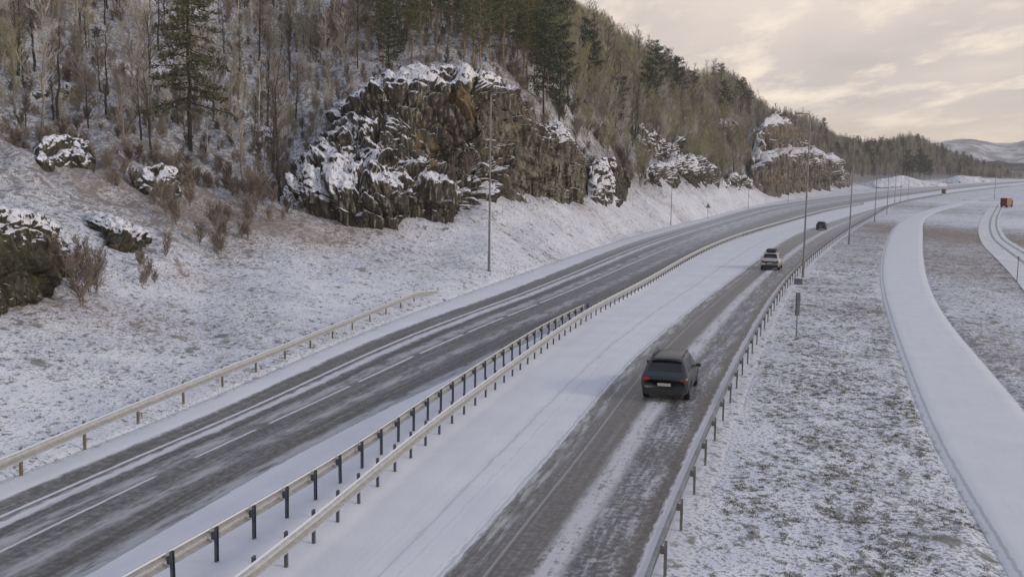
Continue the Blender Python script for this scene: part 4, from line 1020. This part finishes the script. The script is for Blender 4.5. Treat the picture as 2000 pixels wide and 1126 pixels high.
guardrail('guardrail at the foot of the left bank, its far end dipping into the snow', LG, 8, float(unp(862, 573)[1]), +1, 3.05, post_r, lambda y: .06, True)
guardrail('left hand rail in the middle of the highway with dark posts towards us', L5, 14, 58.5, -1, 1.45, post_m, lambda y: zmed(y)-.02)
guardrail('right hand rail in the middle of the highway running into the distance', L6, 14, 330, +1, 1.42, post_m, lambda y: zmed(y)*.65)
guardrail('guardrail on the right edge of the highway with its posts in the verge', lambda y: L9(y)-.02, 14, 560, -1, 2.9, post_l, lambda y: .02, thin=True)

lamp_m = varied('lamp_steel', (.22, .225, .24), .55, .2, 2, .4, .4)
head_m = varied('lamp_head', (.10, .10, .11), .5, .2, 2, .4, .2)
glass_m = M('lamp_glass', .2, .5); glass_m.col((.45, .45, .43))
def make_lamp(h, arm):
    root = empty('street_lamp'); b = MB()
    zs = [-.3, 1.6, 1.62, h*.5, h-.3]; rs_ = [.115, .11, .095, .075, .055]
    for k in range(4): b.tube((0, 0, zs[k]), (0, 0, zs[k+1]), rs_[k], rs_[k+1], 12)
    b.tube((0, 0, 0.0), (0, 0, .05), .19, .19, 12, True)
    for k in range(4): b.tube((.15*math.cos(k*1.57), .15*math.sin(k*1.57), .05), (.15*math.cos(k*1.57), .15*math.sin(k*1.57), .11), .02, .02, 6, True)
    b.build('pole', lamp_m, root, True)
    a_ = MB(); pv = Vector((0, 0, h-.3))
    for k in range(1, 6):
        t = k/5*math.pi/2; q = Vector((-.3+.3*math.cos(t), 0, h-.3+.3*math.sin(t))); a_.tube(pv, q, .055-.003*k, .052-.003*k, 8); pv = q
    a_.tube(pv, (-arm, 0, h+.04), .04, .035, 8, True); a_.build('arm', lamp_m, root, True)
    hd = MB(); hd.bbox((-arm-.22, 0, h+.05), (.55, .26, .10), .03); hh = hd.build('lamp_head', head_m, root)
    gl = MB(); gl.bbox((-arm-.24, 0, h-.008), (.4, .2, .03), .01); gl.build('glass', glass_m, hh)
    return root
lamp0 = None
def lamp(bx, by, h, rz, lab, flip=False, z=None):
    global lamp0
    if lamp0 is None: o = lamp0 = make_lamp(14.2, .75); s = h/14.2
    else: o = copy_tree(lamp0); s = h/14.2
    x, y, zz = see(bx, by); o.location = (x, y, zz-.02); o.rotation_euler = (0, 0, rz); o.scale = (s, s, s)
    return tag(o, lab, 'street lamp', 'street lamps along the highway')
def hgt(bx, by, ty):
    x, y, z = see(bx, by); r = math.hypot(x, y); d1 = at_range(bx, ty, r); return d1[2]-z
def lp(bx, by, tx, ty, rz, lab): lamp(bx, by, hgt(bx, by, ty), rz, lab)
lp(955, 531, 960, 181, math.pi-R(15), 'tall grey street lamp at the roadside in front of the big dark rock cliff')
lp(1568, 541, 1583, 222, -R(20), 'tallest street lamp on the right verge beside the silver car')
lp(1658, 477, 1668, 270, -R(20), 'second street lamp along the right verge, beyond the one beside the silver car')
lp(1708, 433, 1712, 301, -R(23), 'third street lamp along the right verge with its arm over the road')
lp(1732, 419, 1735, 318, -R(25), 'fourth street lamp along the right verge, standing nearer the footpath')
lp(1747, 397.5, 1750, 328, -R(28), 'small far street lamp on the verge just past the fourth one')
lp(1758, 397, 1759, 340, -R(30), 'tiny street lamp behind the fifth on the far right verge')
lp(1773, 392, 1774, 342, -R(30), 'last small lamp before the footpath bends away')
lp(1942, 389, 1942, 318, -R(35), 'lone thin street lamp on the far bend above the red lorry')
lp(1310, 440, 1314, 330, math.pi-R(18), 'street lamp on the left bank below the rounded snow capped rock')
lp(1461, 411, 1463, 345, math.pi-R(20), 'thin street lamp at the left roadside near the foot of the distant pale cliff')
lp(1539, 398, 1540, 342, math.pi-R(22), 'thin street lamp against the middle of the distant pale cliff')

# signs, posts, cabinet
sign_back = varied('sign_back', (.16, .165, .17), .5, .15, 2, .4, .4)
root = empty('road_sign', see(1382, 429)); b = MB(); b.tube((0, 0, -.2), (0, 0, 3.9), .05, .05, 8, True); b.build('post', lamp_m, root, True)
b = MB(); b.add([(-.62, -.07, 2.75), (.62, -.07, 2.75), (0, -.07, 3.85), (-.62, -.05, 2.75), (.62, -.05, 2.75), (0, -.05, 3.85)], [(0, 1, 2), (5, 4, 3), (0, 3, 4, 1), (1, 4, 5, 2), (2, 5, 3, 0)]); b.build('sign_panel', sign_back, root)
tag(root, 'dark triangular road sign seen from behind on the left bank', 'road sign')
x, y, z = see(1555, 659); root = empty('marker_post', (x, y, z), R(30)); b = MB(); b.tube((0, 0, -.3), (0, 0, 1.35), .035, .035, 8, True); b.build('post', lamp_m, root, True)
b = MB(); b.bbox((0, 0, 1.85), (.27, .10, 1.30), .015); p_ = b.build('panel', post_m, root); b = MB(); b.bbox((0, 0, 2.515), (.29, .13, .03), .008); b.build('snow_cap', snow_m.m, p_)
tag(root, 'slim dark panel on a thin post standing in the right verge', 'marker post')
x, y, z = see(1559, 556); root = empty('utility_box', (x, y, z), R(-15)); b = MB(); b.bbox((0, 0, .22), (.7, .4, .5), .03); b.build('cabinet', varied('mauve_grey_box', (.17, .16, .19), .6, .2), root)
b = MB(); b.bbox((0, 0, .485), (.76, .46, .05), .02); b.build('lid', lamp_m, root); tag(root, 'low dark utility box in the snow at the foot of the tallest right lamp', 'utility box')
root = empty('marker_post', see(1986, 551)); b = MB(); b.tube((0, 0, -.2), (0, 0, 2.3), .04, .04, 8, True); b.build('post', lamp_m, root, True); b = MB(); b.bbox((0, 0, 2.1), (.1, .1, .3), .01); b.build('reflector_band', post_l, root); tag(root, 'thin grey marker post by the yard road at the right edge', 'marker post')

# ------------------------------------------------------------------ vehicles
tyre_m = M('tyre', .85, .2); tyre_m.col((.02, .02, .02)); rim_m = M('rim', .35, .5, .8); rim_m.col((.35, .36, .37))
cglass = M('car_glass', .12, .6); cglass.col((.012, .014, .017)); red_l = M('tail_light', .25, .5); red_l.col((.30, .015, .012))
plate_m = M('number_plate', .5, .4); plate_m.col((.45, .45, .43)); trim_m = M('black_trim', .6, .4); trim_m.col((.025, .025, .027))
def paint(name, c, metal=.3):
    m = M(name, .32, .5, metal); P = m.coord(); low = m.sm(m.sepx(P, 2), .75, .25)
    dirt = m.math('MULTIPLY', m.math('MULTIPLY', low, m.sm(m.noise(P, 4, 5, .7), .3, .6)), .6); m.col(m.mix(dirt, c, (.20, .185, .17))); m.rough(m.mix(dirt, (.3,)*3, (.85,)*3)); return m.m
# stations: y, zbottom, zshoulder, ztop, wbottom, wshoulder, wtop
SUV = [(-2.22, .42, .80, .86, .70, .78, .70), (-2.18, .32, .95, 1.02, .82, .88, .76), (-2.02, .27, 1.00, 1.18, .86, .915, .76), (-1.72, .25, 1.01, 1.55, .88, .93, .66), (-1.45, .24, 1.0, 1.63, .89, .935, .64), (-.6, .23, .99, 1.68, .90, .94, .64), (.25, .23, .97, 1.65, .90, .94, .64), (.62, .23, .965, 1.50, .90, .94, .68), (1.12, .24, .95, 1.08, .89, .93, .78), (1.5, .25, .92, 1.02, .88, .92, .74), (2.0, .28, .82, .92, .85, .88, .66), (2.22, .34, .70, .76, .74, .78, .58), (2.28, .42, .60, .62, .6, .64, .5)]
HATCH = [(a*.93, b, c*.93, d*.90, e*.96, f*.96, g_*.96) for a, b, c, d, e, f, g_ in SUV]
def ring_pts(S):
    y, zb, zs, zt, wb, ws, wt = S; zm = (zb+zs)/2; zt = max(zt, zs+.015)
    half = [(0, zb), (wb*.85, zb), (wb, zb+.10), (ws, zm), (ws, zs-.07), (ws*.975, zs), (wt+(ws*.975-wt)*.12, zs+(zt-zs)*.86), (wt*.93, zs+(zt-zs)*.975), (wt*.5, zt+.012), (0, zt+.02)]
    return half
def make_car(name, ST_, pm, label, rails=True, roofglass=False):
    root = empty(name); A = np.array([s[0] for s in ST_]); yy = np.linspace(A[0], A[-1], 66)
    cols_ = [pchip(A, [s[k] for s in ST_], yy) for k in range(7)]
    Rg = np.array([[(p[0], p[1]) for p in ring_pts([c[i] for c in cols_])] for i in range(len(yy))])   # n,10,2
    nh = Rg.shape[1]; full = np.concatenate([Rg[:, :, :], Rg[:, -2:0:-1, :]*np.array([-1, 1])], 1); nf = full.shape[1]
    wy = [A[0]*.62, A[-1]*.64]; wr = .35
    V = []
    for i, y in enumerate(yy):
        for j in range(nf):
            x, z = full[i, j]
            for w0 in wy:       # wheel arches
                dz = math.sqrt(max(0, (wr+.06)**2-(y-w0)**2)) if abs(y-w0) < wr+.06 else 0
                if dz > 0 and z < wr+dz and abs(x) > .6 and z < .8: z = max(z, min(wr+dz, .79))
            V.append((x, y, z))
    Fc = [(i*nf+j, i*nf+(j+1) % nf, (i+1)*nf+(j+1) % nf, (i+1)*nf+j) for i in range(len(yy)-1) for j in range(nf)]
    Fc += [tuple(range(nf)), tuple(range(len(yy)*nf-1, (len(yy)-1)*nf-1, -1))]
    me = bpy.data.meshes.new('body'); me.from_pydata(V, [], Fc); body = link_mesh('body', me, pm, root, True)
    def surf(y, b):      # b in ring index units
        i = (y-A[0])/(A[-1]-A[0])*(len(yy)-1); i0 = int(min(max(i, 0), len(yy)-2)); fi = i-i0; b0 = int(b) % nf; b1 = (b0+1) % nf; fb = b-int(b)
        q = (full[i0, b0]*(1-fb)+full[i0, b1]*fb)*(1-fi)+(full[i0+1, b0]*(1-fb)+full[i0+1, b1]*fb)*fi
        return Vector((q[0], y, q[1]))
    def patch(nm, y0, y1, b0, b1, mat, off=.008, n=10, shrinktop=0.0):
        K = MB(); vs = []
        for i in range(n+1):
            for j in range(n+1):
                bb_ = b0+(b1-b0)*j/n; t = j/n
                ya = y0+shrinktop*t; yb_ = y1-shrinktop*t*1.6; y = ya+(yb_-ya)*i/n
                p = surf(y, bb_); du = surf(y+.03, bb_)-surf(y-.03, bb_); dv = surf(y, bb_+.05)-surf(y, bb_-.05); nn = du.cross(dv)
                if nn.length > 0: nn.normalize()
                cpt = Vector((0, y if abs(y) < 1.2 else (1.0 if y > 0 else -1.0), .8))
                if nn.dot(p-cpt) < 0: nn = -nn
                vs.append(p+nn*off)
        K.add(vs, [(i*(n+1)+j, i*(n+1)+j+1, (i+1)*(n+1)+j+1, (i+1)*(n+1)+j) for i in range(n) for j in range(n)])
        return K.build(nm, mat, root, True)
    k = A[0]/-2.22
    patch('rear_window', -2.03*k, -1.74*k, 7.15, 10.85, cglass.m)
    patch('windscreen', .34*k, 1.08*k, 7.15, 10.85, cglass.m)
    for (a0, a1) in ((5.2, 5.95), (12.8, 12.05)):
        patch('side_window', -1.60*k, -.55*k, a0, a1, cglass.m, shrinktop=.12); patch('side_window', -.47*k, .62*k, a0, a1, cglass.m, shrinktop=.16)
    if roofglass:
        K = MB(); K.bbox((0, -.55, 1.86), (1.0, 1.55, .27), .09); K.build('roof_box', trim_m.m, root)
    if rails:
        for s in (-1, 1):
            K = MB(); K.tube((s*.60, -1.35, 1.65), (s*.60, -1.2, 1.71), .015, .018, 6); K.tube((s*.60, -1.2, 1.71), (s*.60, .1, 1.71), .018, .018, 6); K.tube((s*.60, .1, 1.71), (s*.60, .28, 1.65), .018, .015, 6); K.build('roof_rail', trim_m.m, root)
    K = MB(); K.bbox((0, A[0]-.01, .40), (1.52*min(1, k+.0), .16, .26), .05); bp_ = K.build('rear_bumper', trim_m.m, root)
    K = MB(); K.bbox((0, A[0]-.035*1, .70*k), (.52, .03, .115), .006); K.build('number_plate', plate_m.m, root)
    K = MB(); K.bbox((0, -1.80*k, ST_[4][3]+.015), (1.16, .22, .035), .012, Matrix.Rotation(R(-6), 3, 'X')); K.build('spoiler', pm, root)
    for s in (-1, 1):
        K = MB(); K.bbox((s*.705*k, A[0]+.055, .88*k), (.28, .16, .13), .03, Matrix.Rotation(R(-s*14), 3, 'Z')); K.build('tail_light', red_l.m, root)
        K = MB(); K.bbox((s*.70*k, A[-1]-.20, .72*k), (.28, .22, .12), .03, Matrix.Rotation(R(s*22), 3, 'Z')); K.build('headlight', plate_m.m, root)
        K = MB(); K.bbox((s*1.02*k, .62*k, 1.03*k), (.20, .11, .14), .03); K.tube((s*.90*k, .62*k, 1.0*k), (s*.98*k, .62*k, 1.02*k), .025, .025, 6); K.build('mirror', pm, root)
        for w0 in wy:
            wroot = MB(); wroot.lathe_x((s*.80*k, w0, wr), [(-.11, .22), (-.11, .31), (-.085, wr), (.085, wr), (.11, .31), (.11, .22)], 28); t_ = wroot.build('wheel', tyre_m.m, root)
            K = MB(); K.lathe_x((s*.80*k, w0, wr), [(-.112, .05), (-.105, .215), (.105, .215), (.118, .06)], 20)
            for q in range(5): a_ = q*1.2566; K.box((s*(.80*k+.105), w0+math.cos(a_)*.12, wr+math.sin(a_)*.12), (.03, .05, .19), Matrix.Rotation(a_-math.pi/2, 3, 'X'))
            K.build('rim', rim_m.m, t_)
    tag(root, label, 'car'); return root
def heading(y): s = float(L7(y+1)-L7(y-1))/2; return -math.atan(s)
c1 = make_car('parked_car', SUV, paint('silver_paint', (.52, .51, .50), .35), 'silver sport utility car with a black roof box beside the tallest right lamp', True, True)
c1.name = 'suv'; x, y = unp(1503, 528); hd = R(-19.5); c1.location = (x-math.sin(hd)*2.2, y+math.cos(hd)*2.2, .02); c1.rotation_euler = (0, 0, hd)
c2 = make_car('hatchback_car', HATCH, paint('dark_blue_paint', (.035, .06, .075)), 'small dark blue car farthest away of the three cars on the right carriageway', False)
x, y = unp(1603, 449); hd = R(-21); c2.location = (x-math.sin(hd)*2, y+math.cos(hd)*2, .02); c2.rotation_euler = (0, 0, hd)
c3 = make_car('suv', SUV, paint('dark_grey_paint', (.045, .055, .065)), 'dark grey sport utility car nearest to us in the right carriageway', True)
x, y = unp(1296, 786); hd = R(-16.5); c3.location = (x-math.sin(hd)*2.2, y+math.cos(hd)*2.2, .02); c3.rotation_euler = (0, 0, hd)

# red lorry in the yard
def lorry(px, py, hd, s, cab_c, box_c, side_c, lab, name='lorry'):
    root = empty(name, see(px, py), hd); root.scale = (s, s, s)
    bm_ = varied(name+'_rear', box_c, .5, .2); sm2 = varied(name+'_side', side_c, .6, .25)
    K = MB(); K.bbox((0, 0, 2.25), (2.4, 5.2, 2.7), .06); K.build('cargo_box', sm2, root)
    for s_ in (-1, 1): K = MB(); K.bbox((s_*.59, -2.62, 2.2), (1.14, .07, 2.5), .02); d_ = K.build('rear_door', bm_, root); K = MB(); K.tube((s_*.2, -2.67, 1.2), (s_*.2, -2.67, 3.2), .02, .02, 6); K.build('door_bar', lamp_m, d_)
    K = MB(); K.bbox((0, 3.7, 1.75), (2.3, 1.9, 2.3), .15); cb = K.build('cab', varied(name+'_cab', cab_c, .4, .15), root); K = MB(); K.bbox((0, 4.63, 2.15), (1.9, .06, .9), .02); K.build('windscreen', cglass.m, cb)
    K = MB(); K.box((0, .6, .78), (.9, 7.4, .22)); K.build('chassis', trim_m.m, root)
    K = MB(); K.bbox((0, -2.6, .62), (2.2, .1, .14), .02); K.build('rear_bumper', trim_m.m, root)
    for w0 in (-1.6, 3.6):
        for s_ in (-1, 1):
            K = MB(); K.lathe_x((s_*1.0, w0, .5), [(-.15, .3), (-.15, .45), (-.1, .5), (.1, .5), (.15, .45), (.15, .3)], 20); t_ = K.build('wheel', tyre_m.m, root); K = MB(); K.lathe_x((s_*1.0, w0, .5), [(-.12, .1), (-.12, .3), (.12, .3), (.12, .1)], 14); K.build('rim', rim_m.m, t_)
    K = MB(); K.bbox((0, 0, 3.64), (2.36, 5.1, .08), .03); K.build('roof_snow', snow_m.m, root)
    tag(root, lab, 'lorry'); return root
lorry(1964, 405.5, R(-44), .86, (.20, .03, .02), (.13, .014, .018), (.28, .20, .09), 'dark red lorry with an ochre side parked at the end of the snowy yard road')
van = lorry(1843, 379, R(-28), .66, (.24, .13, .09), (.20, .09, .06), (.26, .16, .11), 'small rust red van far away on the right carriageway', 'van'); van['category'] = 'van'

# ------------------------------------------------------------------ thin winter haze
hz = bpy.data.materials.new('haze'); hz.use_nodes = True; hn = hz.node_tree; hn.nodes.clear(); pv_ = hn.nodes.new('ShaderNodeVolumePrincipled'); ho = hn.nodes.new('ShaderNodeOutputMaterial')
pv_.inputs['Color'].default_value = (.86, .87, .92, 1); pv_.inputs['Density'].default_value = .00020; pv_.inputs['Anisotropy'].default_value = .1; hn.links.new(pv_.outputs[0], ho.inputs['Volume'])
b = MB(); b.box((300, 1500, 72), (5200, 4200, 152)); tag(b.build('haze', hz), 'thin pale winter haze over the whole valley', kind='stuff')
